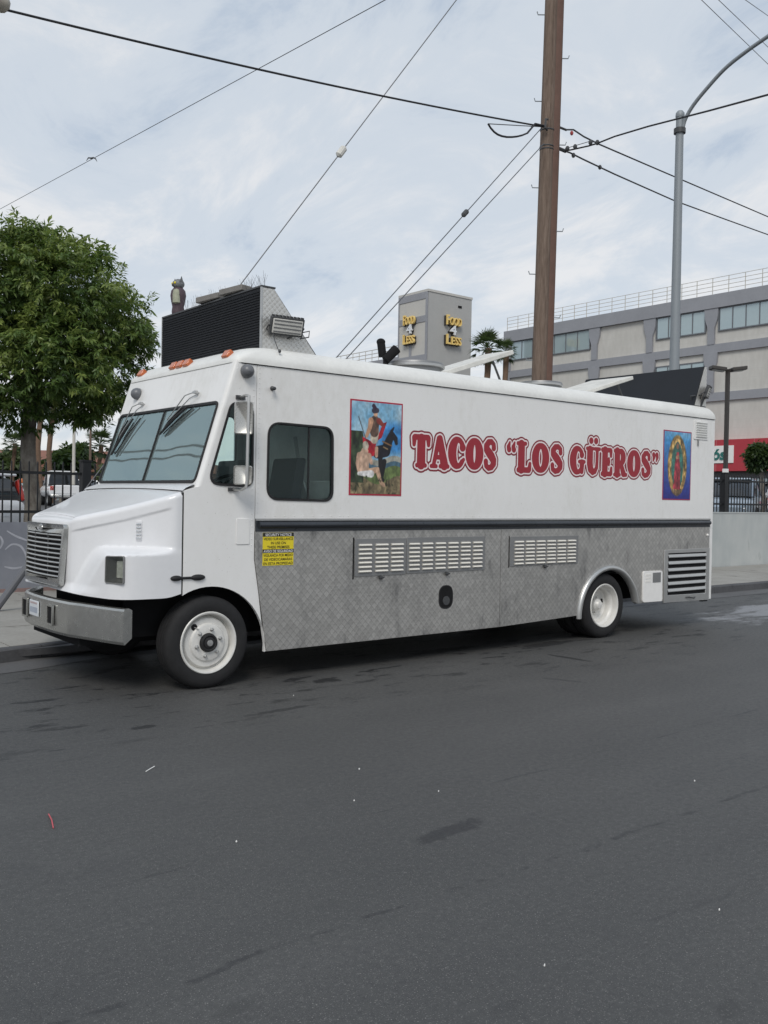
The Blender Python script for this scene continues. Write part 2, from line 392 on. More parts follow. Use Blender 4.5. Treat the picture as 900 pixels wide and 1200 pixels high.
# oil and drip stains beside the parked truck, and scattered spots
near = q.math('MULTIPLY', q.smooth(Y_, -1.9, -.15), q.smooth(Y_, 3.0, 2.2))
dr = q.noise(3.0, 6, .7, q.map((.55, 1.7, 1)))
base = q.mix(q.math('MULTIPLY', q.math('MULTIPLY', near, q.smooth(dr, .55, .62)), .9), base, (.009, .009, .010))
sp1 = q.n('ShaderNodeTexVoronoi', {'Vector': q.map((.55, 1.1, 1)), 'Scale': 1.0}); spm = q.math('MULTIPLY', q.smooth(q.math('ADD', sp1.outputs['Distance'], q.math('MULTIPLY', mid, .12)), .13, .09), .6)
base = q.mix(q.math('MULTIPLY', spm, q.smooth(g2, .5, .56)), base, (.026, .026, .028))
# oil patches, a crack by the rear wheel, dark patches beneath and beside the truck
def blob(px, py, rx, ry, rot, amt, col, rag=.8):
    global base
    c_ = on_z(px, py); a_ = rad(rot)
    ux_ = q.math('ADD', q.math('MULTIPLY', q.math('SUBTRACT', X_, c_.x), math.cos(a_)/rx), q.math('MULTIPLY', q.math('SUBTRACT', Y_, c_.y), math.sin(a_)/rx))
    uy_ = q.math('ADD', q.math('MULTIPLY', q.math('SUBTRACT', X_, c_.x), -math.sin(a_)/ry), q.math('MULTIPLY', q.math('SUBTRACT', Y_, c_.y), math.cos(a_)/ry))
    dd_ = q.math('ADD', q.math('SQRT', q.math('ADD', q.math('MULTIPLY', ux_, ux_), q.math('MULTIPLY', uy_, uy_))), q.math('MULTIPLY', q.math('SUBTRACT', rgn, .5), rag*3))
    base = q.mix(q.math('MULTIPLY', q.smooth(dd_, 1.1, .7), amt), base, col)
rgn = q.noise(9, 6, .7)
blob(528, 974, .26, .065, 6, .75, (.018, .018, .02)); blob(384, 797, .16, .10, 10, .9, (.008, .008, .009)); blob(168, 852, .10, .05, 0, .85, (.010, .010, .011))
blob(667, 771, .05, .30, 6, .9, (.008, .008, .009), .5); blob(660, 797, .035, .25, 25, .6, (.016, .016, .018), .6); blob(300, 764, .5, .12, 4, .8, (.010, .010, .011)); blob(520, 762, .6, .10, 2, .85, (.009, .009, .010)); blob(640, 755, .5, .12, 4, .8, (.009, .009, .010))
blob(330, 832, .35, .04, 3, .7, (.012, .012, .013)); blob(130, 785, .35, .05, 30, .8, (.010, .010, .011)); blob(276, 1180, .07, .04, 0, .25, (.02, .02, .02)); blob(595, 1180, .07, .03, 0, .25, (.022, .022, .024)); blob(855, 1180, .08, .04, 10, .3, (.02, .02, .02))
# pale dried spill near the kerb behind the truck
dx = q.math('MULTIPLY', q.math('SUBTRACT', X_, 10.6), .40); dy = q.math('MULTIPLY', q.math('SUBTRACT', Y_, q.math('ADD', .40, q.math('MULTIPLY', q.math('SUBTRACT', X_, 10.6), .10))), 1.55)
dd = q.math('ADD', q.math('SQRT', q.math('ADD', q.math('MULTIPLY', dx, dx), q.math('MULTIPLY', dy, dy))), q.math('MULTIPLY', q.math('SUBTRACT', q.noise(1.5, 6, .7, q.map((.6, 2.2, 1))), .5), 3.2))
spill = q.math('MULTIPLY', q.smooth(dd, 1.0, .45), .75)
base = q.mix(spill, base, (.27, .275, .29))
q.set(col=base, rough=q.ramp(mid, [(.3, .56), (.7, .70)]), spec=.6)
hgt = q.math('SUBTRACT', q.math('ADD', q.math('MULTIPLY', fine, .6), q.math('MULTIPLY', mid, .5)), q.math('MULTIPLY', q.math('ADD', k1, k2), .8))
q.bump(hgt, .55, .006)
MT['asphalt'] = q.m
def concrete(name, a, b, joint=0.0):
    q = NT(name); n = q.noise(1.1, 6, .65); n2 = q.noise(22, 5, .65); f = q.math('ADD', q.math('MULTIPLY', n, .6), q.math('MULTIPLY', n2, .4))
    c = q.ramp(f, [(.32, a), (.66, b)]); st = q.noise(2.7, 6, .7)
    c = q.mix(q.math('MULTIPLY', q.smooth(st, .56, .72), .5), c, tuple(x*.45 for x in a))
    q.set(col=c, rough=.86, spec=.3); q.bump(n2, .3, .005); return q.m
MT['walk'] = concrete('sidewalk_concrete', (.235, .225, .205), (.34, .33, .305))
MT['kerb'] = concrete('kerb_concrete', (.055, .056, .06), (.10, .10, .105))
MT['gutter'] = concrete('gutter_concrete', (.085, .086, .089), (.13, .13, .132))
MT['lot'] = concrete('lot_asphalt', (.07, .07, .073), (.11, .11, .112))

g = MB(); g.add([(-1500, -1500, -.02), (1500, -1500, -.02), (1500, 1500, -.02), (-1500, 1500, -.02)], [(0, 1, 2, 3)])
tag(g.build('ground', 'lot', smooth=0), kind='structure')
def kerb_y(x):           # kerb line, easing towards the street at the corner
    return KERB if x > -.1 else KERB - .30*ss(-x, .1, 1.3) - max(0, -x-1.3)*.03
g = MB(); xs = [-60, -20, -8, -4, -3, -2.5, -2, -1.6, -1.3, -1, -.7, -.4, -.1, 2, 8, 20, 60, 160]
g.grid([[(x, -40, 0) for x in xs], [(x, -10, 0) for x in xs], [(x, kerb_y(x)-.42, 0) for x in xs]])
tag(g.build('road', 'asphalt', smooth=0), kind='structure')
g = MB(); g.grid([[(x, kerb_y(x)-.46, .004) for x in xs], [(x, kerb_y(x)-.22, .002) for x in xs], [(x, kerb_y(x)+.02, .012) for x in xs]])
tag(g.build('gutter', 'gutter'), kind='structure')
kerb = empty('kerb'); tag(kerb, kind='structure')
ke = [-9+3*i for i in range(0, 3)]+[-1.3, -.7, -.1]+[2.9+3*i for i in range(16)]
for a, b in zip(ke[:-1], ke[1:]):
    g = MB(); a2, b2 = a+.004, b-.004; prof = [(0, -.02), (.012, .125), (.035, .14), (.155, .142), (.155, -.02)]
    g.grid([[(a2, kerb_y(a)+p, z) for p, z in prof], [(b2, kerb_y(b)+p, z) for p, z in prof]])
    g.f += [tuple(range(5)), tuple(range(9, 4, -1))]; g.mi += [0, 0]
    g.build('kerb_stone', 'kerb', kerb, smooth=30)
walk = empty('sidewalk'); tag(walk, kind='structure')
g = MB(); g.box(-9, 2.2, 1.9+.3, 7.5, .05, .118); g.box(2.2, 52, KERB+.12, 5.42, .05, .118); g.build('slab_bed', 'kerb', walk)
def slab(x0, x1, y0, y1, y0b=None):
    dz = rnd.uniform(-.004, .004); y0b = y0 if y0b is None else y0b; zt = .144+dz; j = .007
    g = MB(); g.add([(x0+j, y0+j, .1), (x1-j, y0b+j, .1), (x1-j, y1-j, .1), (x0+j, y1-j, .1), (x0+j, y0+j, zt), (x1-j, y0b+j, zt), (x1-j, y1-j, zt), (x0+j, y1-j, zt)],
          [(3, 2, 1, 0), (4, 5, 6, 7), (0, 1, 5, 4), (1, 2, 6, 5), (2, 3, 7, 6), (3, 0, 4, 7)])
    g.build('paving_slab', 'walk', walk, smooth=0)
for i in range(6):
    x0, x1 = -7.2+1.55*i, -7.2+1.55*(i+1)
    for y0, y1 in ((None, 3.7), (3.7, 4.95), (4.95, 6.2), (6.2, 7.42)):
        if y0 is None: slab(x0, x1, kerb_y(x0)+.155, y1, kerb_y(x1)+.155)
        else: slab(x0, x1, y0, y1)
for i in range(24):
    x0, x1 = 2.1+1.55*i, 2.1+1.55*(i+1)
    for y0, y1 in ((KERB+.155, 3.95), (3.95, 5.32)): slab(x0, x1, y0, y1)

# ================================================================== THE TRUCK
WID = 2.288; YC = WID/2; XR = 7.88; ZS = 2.91; XS = .44; WB = 5.505; RC = .04
def xf(z): return -.135+(z-1.80)*.32            # leaning front of the cab
truck = thing('food_truck', 'white step van food truck with quilted steel skirt, parked at the kerb', 'food truck', (3.3, YC, 0))
T = truck
ARC = (0.0, .335, .565)                          # front wheel opening
arc_pts = [p for p in circ(ARC[0], ARC[1], ARC[2], 22, 118, -6)]
door_win = rpoly([(-.035, 1.80), (.405, 1.785), (.40, 2.525), (.185, 2.53)], [.09, .08, .10, .10])
side_win = rpoly([(.565, 1.675), (1.295, 1.665), (1.285, 2.365), (.57, 2.375)], [.12, .10, .11, .13], 8)
def skew_edge(z): return XS if z > 1.13 else XS+(1.13-z)*.165
cab_loop = arc_pts+[(skew_edge(.28)-.004, .28), (XS-.003, 1.13), (XS-.003, ZS), (xf(ZS)+RC, ZS), (xf(1.78)+RC, 1.78), (-.260, 1.735), (-.260, .835)]
body_loop = [(XS+.003, 1.36), (XR, 1.36), (XR, ZS), (XS+.003, ZS)]
for near in (1, 0):
    fn = side(0) if near else (lambda u, v, w: (u, WID+w, v))
    if not near:         # unseen kerb side: door glass and pane enlarged to let light into the cab
        door_win = rpoly([(.02, 1.05), (.405, 1.05), (.40, 2.525), (.185, 2.53)], [.05, .08, .10, .10]); side_win = rpoly([(.565, 1.25), (1.52, 1.25), (1.52, 2.62), (.57, 2.62)], .08, 8)
    MB().prism(fn, 0, -.035, cab_loop, [door_win]).build('door_panel', 'white', T, bevel=.004)
    b = MB(); b.prism(fn, 0, -.035, body_loop, [side_win])
    b.build('side_panel', 'white', T, bevel=.003)
    for nm, wl in (('door_window', door_win), ('cab_window', side_win)):
        w = MB().prism(fn, .010, -.03, offset(wl, .010), [offset(wl, -.011)]).build(nm, 'rubber', T, bevel=.003)
        MB().prism(fn, -.008, -.012, offset(wl, -.015)).build('pane', 'sideglass', w, smooth=0)
    if near: dw = w
# sliding divider in the near cab window
MB().box(1.012, 1.028, .006, .02, 1.67, 2.37).build('window_divider', 'rubber', T)
# dark backing behind the panel joint, lower rear post
MB().box(XS-.02, XS+.02, .012, .03, 1.12, ZS-.01).build('panel_joint', 'seam', T)
MB().box(7.795, XR, -.002, .10, .36, 1.357).build('corner_post', 'white', T, bevel=.006)
MB().box(7.795, XR, WID-.1, WID, .36, 1.357).build('corner_post', 'white', T, bevel=.006)
b = MB().box(XR-.03, XR-.002, .03, WID-.03, .42, ZS); b.build('rear_wall', 'white', T)
# leaning front above the hood
FN = Vector((-1, 0, .32)).normalized()
def front(u, v, w): return (xf(v)+FN.x*w, u, v+FN.z*w)
ws = rpoly([(.058, 1.815), (WID-.058, 1.815), (WID-.075, 2.525), (.075, 2.525)], .055)
f_loop = [(RC, 1.745), (WID-RC, 1.745), (WID-RC, ZS), (RC, ZS)]
MB().prism(front, 0, -.03, f_loop, [ws]).build('front_panel', 'white', T)
for sgn in (1, -1):                              # rounded corner pillars
    rows = []
    for k in range(7):
        t = math.pi/2*k/6; rows.append([(xf(z)+RC-RC*math.cos(t), (RC-RC*math.sin(t)) if sgn > 0 else WID-(RC-RC*math.sin(t)), z) for z in np.linspace(1.745, ZS, 8)])
    MB().grid(rows).build('corner_pillar', 'white', T, smooth=60)
wsf = MB().prism(front, .012, -.03, offset(ws, .012), [offset(ws, -.012)]).build('windshield', 'rubber', T, bevel=.003)
mid_y = YC
MB().prism(front, -.004, -.010, [(.07, 1.83), (mid_y-.008, 1.83), (mid_y-.008, 2.51), (.085, 2.51)]).build('pane', 'windshield', wsf, smooth=0)
MB().prism(front, -.004, -.010, [(mid_y+.008, 1.83), (WID-.07, 1.83), (WID-.085, 2.51), (mid_y+.008, 2.51)]).build('pane', 'windshield', wsf, smooth=0)
MB().prism(front, .010, -.02, [(mid_y-.009, 1.82), (mid_y+.009, 1.82), (mid_y+.009, 2.52), (mid_y-.009, 2.52)]).build('centre_bar', 'rubber', wsf)
# wipers hang from above the glass
def on_front(px, py, w=0.0):
    d = ray(px, py); t = ((-.135+(CAM.z-1.80)*.32)-CAM.x)/(d.x-.32*d.z); p = CAM+d*t; return p+FN*w
for piv, bend, tip, b0, b1, b2 in (((232, 461), (222, 466), (200, 494), (223, 478), (207, 492), (190, 510)), ((168, 474), (160, 479), (142, 513), (159, 492), (147, 510), (133, 534))):
    P_ = lambda q_, w: on_front(q_[0], q_[1], w)
    wp = MB(); wp.cyl(P_(piv, -.01), P_(piv, .04), .016); wp.obox(P_(piv, .03), (.01, 0, 0), (0, .035, 0), (0, 0, .012))
    wp.tube([P_(piv, .035), P_(bend, .05), P_(tip, .04)], .0055, 6); wp.tube([P_((piv[0]+5, piv[1]+1), .03), P_((bend[0]+5, bend[1]+3), .045), P_((tip[0]+2, tip[1]), .04)], .0045, 6)
    w = wp.build('wiper', 'steel', T)
    bl = MB(); bl.tube([P_(b0, .03), P_(b1, .03), P_(b2, .026)], [.009, .016, .010], 6)
    bl.tube([P_((b0[0]-6, b0[1]+2), .03), P_((b1[0]-4, b1[1]), .03), P_(b2, .022)], .008, 6); bl.tube([P_((b0[0]+8, b0[1]-1), .022), P_((b1[0]+6, b1[1]-1), .024), P_((b2[0]+4, b2[1]-1), .022)], .006, 6)
    bl.build('blade', 'rubber', w)
# cowl between hood and windshield
g = MB(); g.grid([[(-.275, y, 1.735+.02*(1-((y-YC)/YC)**2)) for y in np.linspace(.004, WID-.004, 13)], [(-.235, y, 1.76+.02*(1-((y-YC)/YC)**2)) for y in np.linspace(.02, WID-.02, 13)], [(xf(1.79)-.006, y, 1.795) for y in np.linspace(RC, WID-RC, 13)]])
g.build('cowl', 'hoodwhite', T, smooth=60)
# ---- roof cap
def plan(ins, insf, r=.10, lip=.0):
    x0, x1, y0, y1 = xf(ZS)-lip+insf, XR+lip-ins, -lip+ins, WID+lip-ins
    return rpoly([(x0, y0), (x1, y0), (x1, y1), (x0, y1)], [r, .05, .05, r], 7)
rings = []
for z, i, fi in ((ZS-.022, 0, 0), (ZS+.012, 0, .004), (ZS+.04, .006, .03), (ZS+.085, .03, .085), (ZS+.125, .065, .16), (ZS+.152, .115, .26), (ZS+.168, .20, .42), (ZS+.178, .45, .8)):
    rings.append([(x, y, z) for x, y in plan(i, fi, .10+fi*.4, .014)])
g = MB(); n = len(rings[0]); g.v = [p for r in rings for p in r]
for i in range(len(rings)-1):
    for k in range(n): g.f.append((i*n+k, i*n+(k+1) % n, (i+1)*n+(k+1) % n, (i+1)*n+k)); g.mi.append(0)
g.f.append(tuple(range((len(rings)-1)*n, len(rings)*n))); g.mi.append(0)
g.build('roof', 'roofwhite', T, smooth=50)
g = MB(); g.v = [(x, y, z) for z in (ZS-.030, ZS-.020) for x, y in plan(0, 0, .09, .0035)]
g.f = [(k, (k+1) % n, n+(k+1) % n, n+k) for k in range(n)]; g.mi = [0]*n
g.build('roof_seam', 'seam', T)
# amber clearance lamps on the front of the roof
for y, x, z, dyaw in ((.22, .268, ZS+.07, 0), (1.00, .262, ZS+.07, 0), (1.145, .262, ZS+.07, 0), (1.29, .262, ZS+.07, 0), (2.07, .268, ZS+.07, 0)):
    g = MB(); g.obox((x-.012, y, z), (.020, 0, -.014), (0, .055, 0), (.024, 0, .034)); g.build('clearance_lamp', 'amber', T, bevel=.012, seg=3)
# ---- rivets along seams
g = MB()
def rivet(p, nrm, r=.006):
    g.lathe([(r, 0), (r*.8, .003), (0.0005, .0045)], p, nrm, 6)
for i in range(30): rivet((XS-.03, 0, 1.2+i*.056), (0, -1, 0)); rivet((XS+.03, 0, 1.55+i*.045), (0, -1, 0))
for i in range(70): rivet((.55+i*.105, 0, 1.52), (0, -1, 0))
for i in range(22): rivet(front(.1+i*.1, 1.775, 0), FN)
for i in range(20): rivet((XR-.025, 0, 1.6+i*.065), (0, -1, 0))
tag(g.build('rivets', 'white', T), kind='stuff')

# ---- hood
U = [(-.275, 1.140), (-.36, 1.122), (-.50, .975), (-.64, .845), (-.78, .72), (-.90, .615), (-.985, .545), (-1.015, .48), (-1.028, .34), (-1.036, .17), (-1.04, 0)]
Lo = [(-.275, 1.142), (-.40, 1.142), (-.58, 1.138), (-.735, 1.105), (-.85, 1.01), (-.925, .865), (-.985, .69), (-1.025, .52), (-1.045, .36), (-1.055, .18), (-1.058, 0)]
ZR = [1.728, 1.703, 1.648, 1.598, 1.555, 1.52, 1.495, 1.478, 1.48, 1.485, 1.487]
ZB = [.85, .822, .82, .82, .822, .83, .84, .85, .855, .858, .86]
def cr(tab, t):          # Catmull-Rom through a table
    n = len(tab)-1; i = min(int(t), n-1); f = t-i
    g4 = [np.array(tab[max(0, min(n, i+k))], float) for k in (-1, 0, 1, 2)]
    return .5*((2*g4[1])+(-g4[0]+g4[2])*f+(2*g4[0]-5*g4[1]+4*g4[2]-g4[3])*f*f+(-g4[0]+3*g4[1]-3*g4[2]+g4[3])*f**3)
cols = []
NUc = 96
for iu in range(NUc+1):
    t = iu/NUc*(len(U)-1)
    ux, uh = cr(U, t); lx, lh = cr(Lo, t); zr = float(cr([[z] for z in ZR], t)[0]); zb = float(cr([[z] for z in ZB], t)[0])
    nose = ss(t, 5.2, 7.4); col = []
    for iv in range(73):
        z = lerp(zb, zr-.045, iv/72)
        zs_ = 1.185-.37*ss(t, 4.1, 6.2); w = ss(z, zs_, zs_+.065+.05*ss(t, 4, 6))
        x, h = lerp(lx, ux, w), lerp(lh, uh, w)
        cz = zr-.115
        h += .016*ss(z, cz-.012, cz+.004)*ss(t, .9, 1.4)*(1-nose)
        lip = .02*ss(z, .93, .845)*ss(t, 4.2, 6); x -= lip
        col.append((x, h, z))
    x, h = col[-1][:2]; ix = .05*nose; 
    for k in range(1, 7):
        a = math.pi/2*k/6; ins = .055*(1-math.cos(a)); dz = .045*math.sin(a)
        col.append((x+ins*nose+ins*.3*(1-nose), max(h-ins*(1-nose), 0), zr-.045+dz))
    x, h, z = col[-1]
    for fr in (.12, .3, .5, .75, 1): col.append((x, h*(1-fr), z+.022*(1-(1-fr)**2)*ss(h, 0, .5)))
    cols.append(col)
def hood_pt(t, z):
    ux, uh = cr(U, t); lx, lh = cr(Lo, t); zs_ = 1.185-.37*ss(t, 4.1, 6.2); w = ss(z, zs_, zs_+.065+.05*ss(t, 4, 6)); return Vector((lerp(lx, ux, w), lerp(lh, uh, w), z))
LAMP = {}
for sgn in (-1, 1):
    pa, pb = hood_pt(3.35, 1.065), hood_pt(4.6, 1.065); pa = Vector((pa.x, YC+sgn*pa.y, 1.065)); pb = Vector((pb.x, YC+sgn*pb.y, 1.065))
    tdir = (pb-pa).normalized(); nn = tdir.cross(Vector((0, 0, 1))); nn = nn if nn.x < 0 else -nn
    LAMP[sgn] = ((pa+pb)/2+nn*.012, tdir, nn)
def in_lamp(p):
    for cc, tdir, nn in LAMP.values():
        e_ = Vector(p)-cc
        if -.117 < e_.dot(tdir) < .048 and abs(e_.z-.002) < .112 and abs(e_.dot(nn)) < .12: return True
    return False
g = MB()
g.grid([[(x, YC-h, z) for x, h, z in c_] for c_ in cols]+[[(x, YC+h, z) for x, h, z in c_] for c_ in cols[::-1][1:]])
keep = [f for f in g.f if not in_lamp(sum((Vector(g.v[i]) for i in f), Vector((0, 0, 0)))/4)]
g.f = keep; g.mi = [0]*len(keep)
hood = g.build('hood', 'hoodwhite', T, smooth=50)
# shut line between hood and door
MB().box(-.279, -.256, .006, .03, .84, 1.72).build('hood_joint', 'seam', T)
# front grille, slightly bowed
def nose_x(y, z): h = abs(y-YC); return -1.058-.016+.035*(h/.5)**2-.022*ss(1.45-z, 0, .6)
def gp(y, z, w): return (nose_x(y, z)-w, y, z)
gy0, gy1 = YC-.485, YC+.485
go = rpoly([(gy0+.035, .885), (gy1-.035, .885), (gy1, 1.425), (gy0, 1.425)], .035, 4)
def dens(loop, k=6):
    o = []
    for i in range(len(loop)):
        a, b_ = loop[i], loop[(i+1) % len(loop)]
        m_ = max(1, int(math.hypot(a[0]-b_[0], a[1]-b_[1])/.08))
        for j in range(m_): o.append((lerp(a[0], b_[0], j/m_), lerp(a[1], b_[1], j/m_)))
    return o
gi = rpoly([(gy0+.055, .955), (gy1-.055, .955), (gy1-.035, 1.345), (gy0+.035, 1.345)], .02, 3)
gr = MB().prism(gp, .016, -.03, dens(go), [dens(gi)]).build('grille', 'bumper', T, bevel=.004)
g = MB(); g.grid([[gp(y, z, -.006) for y in np.linspace(gy0+.03, gy1-.03, 13)] for z in (.93, 1.38)]); g.build('grille_backing', 'blackmatte', gr)
for k in range(10):
    z = .972+k*.0395; yy = np.linspace(gy0+.05-.018*k/10, gy1-.05+.018*k/10, 11)
    g = MB()
    prof = [(.012, -.006), (.015, 0), (.010, .007), (-.002, .008), (-.002, -.006)]
    g.grid([[gp(y, z+pz, pw) for pw, pz in prof+prof[:1]] for y in yy]); g.build('grille_slat', 'steel', gr, smooth=40)
for y in (YC-.17, YC+.17):
    MB().obox(gp(y, 1.15, .0), (.005, 0, 0), (0, .008, 0), (0, 0, .2)).build('grille_rib', 'darkgrey', gr)
g = MB(); c0 = gp(YC, 1.388, .016)
g.lathe([(.0005, 0), (.062, 0), (.07, .006), (.066, .014), (.056, .010), (.0005, .012)], c0, (-1, 0, 0), 24)
g.v = [(x, y, c0[2]+(z-c0[2])*.45) for x, y, z in g.v]; g.build('oval_badge', 'steel', gr)
# headlamps in their recessed bezels
for sgn in (-1, 1):
    cc, tdir, nn = LAMP[sgn]
    def hp(u, v, w, cc=cc, tdir=tdir, nn=nn): return tuple(cc+tdir*u+Vector((0, 0, 1))*v+nn*w)
    ho = rpoly([(-.12, -.115), (.052, -.11), (.048, .115), (-.12, .12)], .02, 4); hi = offset(ho, -.007)
    hl = MB().prism(hp, .010, -.04, ho, [hi]).build('headlight', 'bezel', T, bevel=.004)
    g = MB(); k = len(hi); small = [((u+.035)*.50-.062, v*.66) for u, v in hi]
    g.v = [hp(u, v, .002) for u, v in hi]+[hp(u, v, -.07) for u, v in small]; g.f = [(i, (i+1) % k, k+(i+1) % k, k+i) for i in range(k)]; g.mi = [0]*k
    g.build('bezel', 'bezel', hl, smooth=20)
    MB().prism(hp, -.055, -.075, small).build('reflector', 'lamp', hl)
    MB().prism(hp, .003, -.001, hi).build('lens', 'lampglass', hl, smooth=0)
# louvred side vents on the hood
for sgn in (-1, 1):
    p = hood_pt(2.45, 1.385); c0 = Vector((p.x, YC+sgn*p.y, 1.385)); td = Vector((-.66, -sgn*.6, 0)).normalized(); nn = td.cross(Vector((0, 0, 1))); nn = nn if nn.x < 0 else -nn
    v0 = MB().obox(c0+nn*.004, td*.026, V(0, 0, .085), nn*.006).build('hood_vent', 'hoodwhite', T, bevel=.004)
    for k in range(5): MB().obox(c0+nn*.012+V(0, 0, -.06+k*.03), td*.022, V(0, 0, .007)-nn*.004, nn*.006).build('vent_bar', 'chrome', v0, bevel=.003)
# rubber hood latches
for sgn in (-1, 1):
    y = YC+sgn*(YC+.004); o_ = sgn
    g = MB(); g.ell((-.325, y, .985), (.055, .024, .024)); g.ell((-.12, y, .985), (.07, .026, .027)); g.cyl((-.30, y+.004*o_, .985), (-.15, y+.004*o_, .985), .011)
    g.build('hood_latch', 'rubber', T)
# ---- front bumper
bp = [(-.765, 1.118), (-.80, 1.05), (-1.03, .575), (-1.05, .42), (-1.068, .2), (-1.073, 0)]
bp = [(x, -h) for x, h in bp]+[(x, h) for x, h in bp[::-1][1:]]
bp2 = []
for i in range(len(bp)-1):
    for j in range(4): bp2.append((lerp(bp[i][0], bp[i+1][0], j/4), lerp(bp[i][1], bp[i+1][1], j/4)))
bp2.append(bp[-1])
prof = [(.07, -.115), (.0, -.165), (-.014, -.14), (-.016, .0), (-.014, .115), (-.004, .133), (.035, .138), (.07, .12)]
rows = []
for x, h in bp2:
    zc_ = .632-.022*ss(abs(h), .5, 1.15); rows.append([(x+w, YC+h*(1-w*.25), zc_+dz) for w, dz in prof])
g = MB(); g.grid(rows); g.f += [tuple(range(8)), tuple(range(len(g.v)-1, len(g.v)-9, -1))]; g.mi += [0, 0]
bumper = g.build('bumper', 'bumper', T, smooth=22, bevel=0)
for h in (-.26, .42):
    x = -1.085; g = MB().box(x-.002, x+.02, YC+h-.062, YC+h+.062, .545, .705); g.build('tow_slot', 'blackmatte', bumper)
    MB().prism(lambda u, v, w, x=x: (x-w, u, v), .012, -.004, rpoly([(YC+h-.072, .535), (YC+h+.072, .535), (YC+h+.072, .715), (YC+h-.072, .715)], .012, 3), [[(YC+h-.055, .552), (YC+h+.055, .552), (YC+h+.055, .698), (YC+h-.055, .698)]]).build('slot_rim', 'bumper', bumper)
pl = MB().box(-1.102, -1.092, YC+.02, YC+.26, .575, .715).build('number_plate', 'platewhite', bumper, bevel=.006)
MB().box(-1.1035, -1.101, YC+.05, YC+.23, .685, .70).build('plate_print', pm('plate_red_print', (.42, .33, .33), .5), pl)
g = MB()
for k in range(6): g.box(-1.1037, -1.101, YC+.04+k*.034, YC+.04+k*.034+.020, .605, .655)
g.build('plate_print', pm('plate_blue_print', (.27, .31, .38), .5), pl)
# dark gap and radiator support behind the bumper
MB().box(-.72, -.35, .50, WID-.50, .46, .85).build('front_chassis', 'blackmatte', T)
MB().box(-.95, 7.6, .55, WID-.55, .38, .62).build('chassis_frame', 'blackmatte', T)
MB().box(.62, 7.75, .06, WID-.06, .80, 1.0).build('body_floor', 'blackmatte', T)
g = MB(); g.box(-.62, .62, .36, .42, .45, 1.30); g.box(-.62, .62, .03, .42, 1.02, 1.06); g.build('wheel_well', 'blackmatte', T)
g = MB(); g.box(-.62, .62, WID-.42, WID-.36, .45, 1.30); g.box(-.62, .62, WID-.42, WID-.03, 1.02, 1.06); g.build('wheel_well', 'blackmatte', T)
MB().cyl((0, .2, .40), (0, WID-.2, .40), .06).build('axle', 'blackmatte', T); g = MB(); g.cyl((WB, .3, .40), (WB, WID-.3, .40), .09); g.ell((WB, YC, .42), (.2, .2, .2)); g.build('axle', 'blackmatte', T)
# ---- skirt of quilted steel, two sheets with the wheel opening cut out
RA = (5.56, .30, .575)
for near in (1, 0):
    fn = side(0) if near else (lambda u, v, w: (u, WID+w, v))
    MB().prism(fn, .008, -.03, [(XS+.002, 1.385), (XS+.002, 1.13), (skew_edge(.28), .28), (3.615, .28), (3.615, 1.385)]).build('skirt_sheet', 'quilt', T, smooth=0)
    ra = circ(RA[0], RA[1], RA[2], 22, 178, 14)
    MB().prism(fn, .0095, -.03, [(3.619, 1.385), (3.619, .28)]+ra+[(6.13, .395), (7.793, .395), (7.793, 1.385)]).build('skirt_sheet', 'quilt', T, smooth=0)
    # fender ring of the rear wheel
    rows = []
    for x, z in circ(RA[0], RA[1], 1, 26, 182, 12):
        c_, s_ = x-RA[0], z-RA[1]
        rows.append([(RA[0]+c_*r_, (-w_ if near else WID+w_), RA[1]+s_*r_) for r_, w_ in ((.615, .008), (.612, .03), (.595, .05), (.57, .052), (.55, .04), (.545, -.03))])
    MB().grid(rows).build('wheel_trim', 'steel', T, smooth=60)
    # belt rail
    rl = MB().prism(fn, .014, -.002, [(XS+.004, 1.378), (7.792, 1.378), (7.792, 1.494), (XS+.004, 1.494)]).build('belt_rail', 'rail', T)
    y = -1 if near else 1; y0 = 0 if near else WID
    g = MB(); pr = [(.012, 1.405), (.034, 1.410), (.05, 1.428), (.05, 1.448), (.034, 1.466), (.012, 1.470)]
    g.grid([[(x, y0+y*w_, z_) for w_, z_ in pr] for x in (XS+.03, 3.6, 7.77)]); g.f += [tuple(range(6)), tuple(range(17, 11, -1))]; g.mi += [0, 0]
    g.build('rail_moulding', 'rail', rl, smooth=50)
    MB().prism(fn, .026, .0135, [(XS+.004, 1.478), (7.79, 1.478), (7.79, 1.492), (XS+.004, 1.492)]).build('rail_strip', 'steel', rl)
# ---- louvred access doors
FS = side(0)
slot = MB(); sl_p = [(-.001, .010), (.012, .008), (.020, -.004), (.016, -.010), (-.001, -.010)]
slot.v = []; 
slot.grid([[(x, -w_, z_) for w_, z_ in sl_p] for x in (-.5, .5)]); slot.f += [tuple(range(5)), tuple(range(9, 4, -1))]; slot.mi += [0, 0]
slot_me = slot.mesh('louver', 'louver', smooth=0)
def vent(x0, x1, z0, z1, colsx, zrow, w):
    p = MB().prism(FS, .018, .006, rpoly([(x0, z0), (x1, z0), (x1, z1), (x0, z1)], .008, 2)).build('access_door', 'grey_steel', T, bevel=.003)
    for cx_ in colsx:
        for z in zrow:
            inst(slot_me, 'louver', (cx_, -.0178, z), p, scale=(w, 1, 1))
    lk = MB().lathe([(.0, 0), (.022, 0), (.020, .012), (.008, .016), (.0, .016)], ((x0+x1)/2, -.018, z0-.02), (0, -1, 0), 12); lk.box((x0+x1)/2-.03, (x0+x1)/2+.03, -.04, -.03, z0-.028, z0-.014)
    lk.build('latch', 'darkgrey', p)
zr7 = [1.235-i*.0435 for i in range(7)]
vent(1.57, 2.222, .925, 1.295, [1.69, 1.90, 2.10], zr7, .155)
vent(2.232, 3.36, .93, 1.30, [2.33+i*.182 for i in range(6)], zr7, .135)
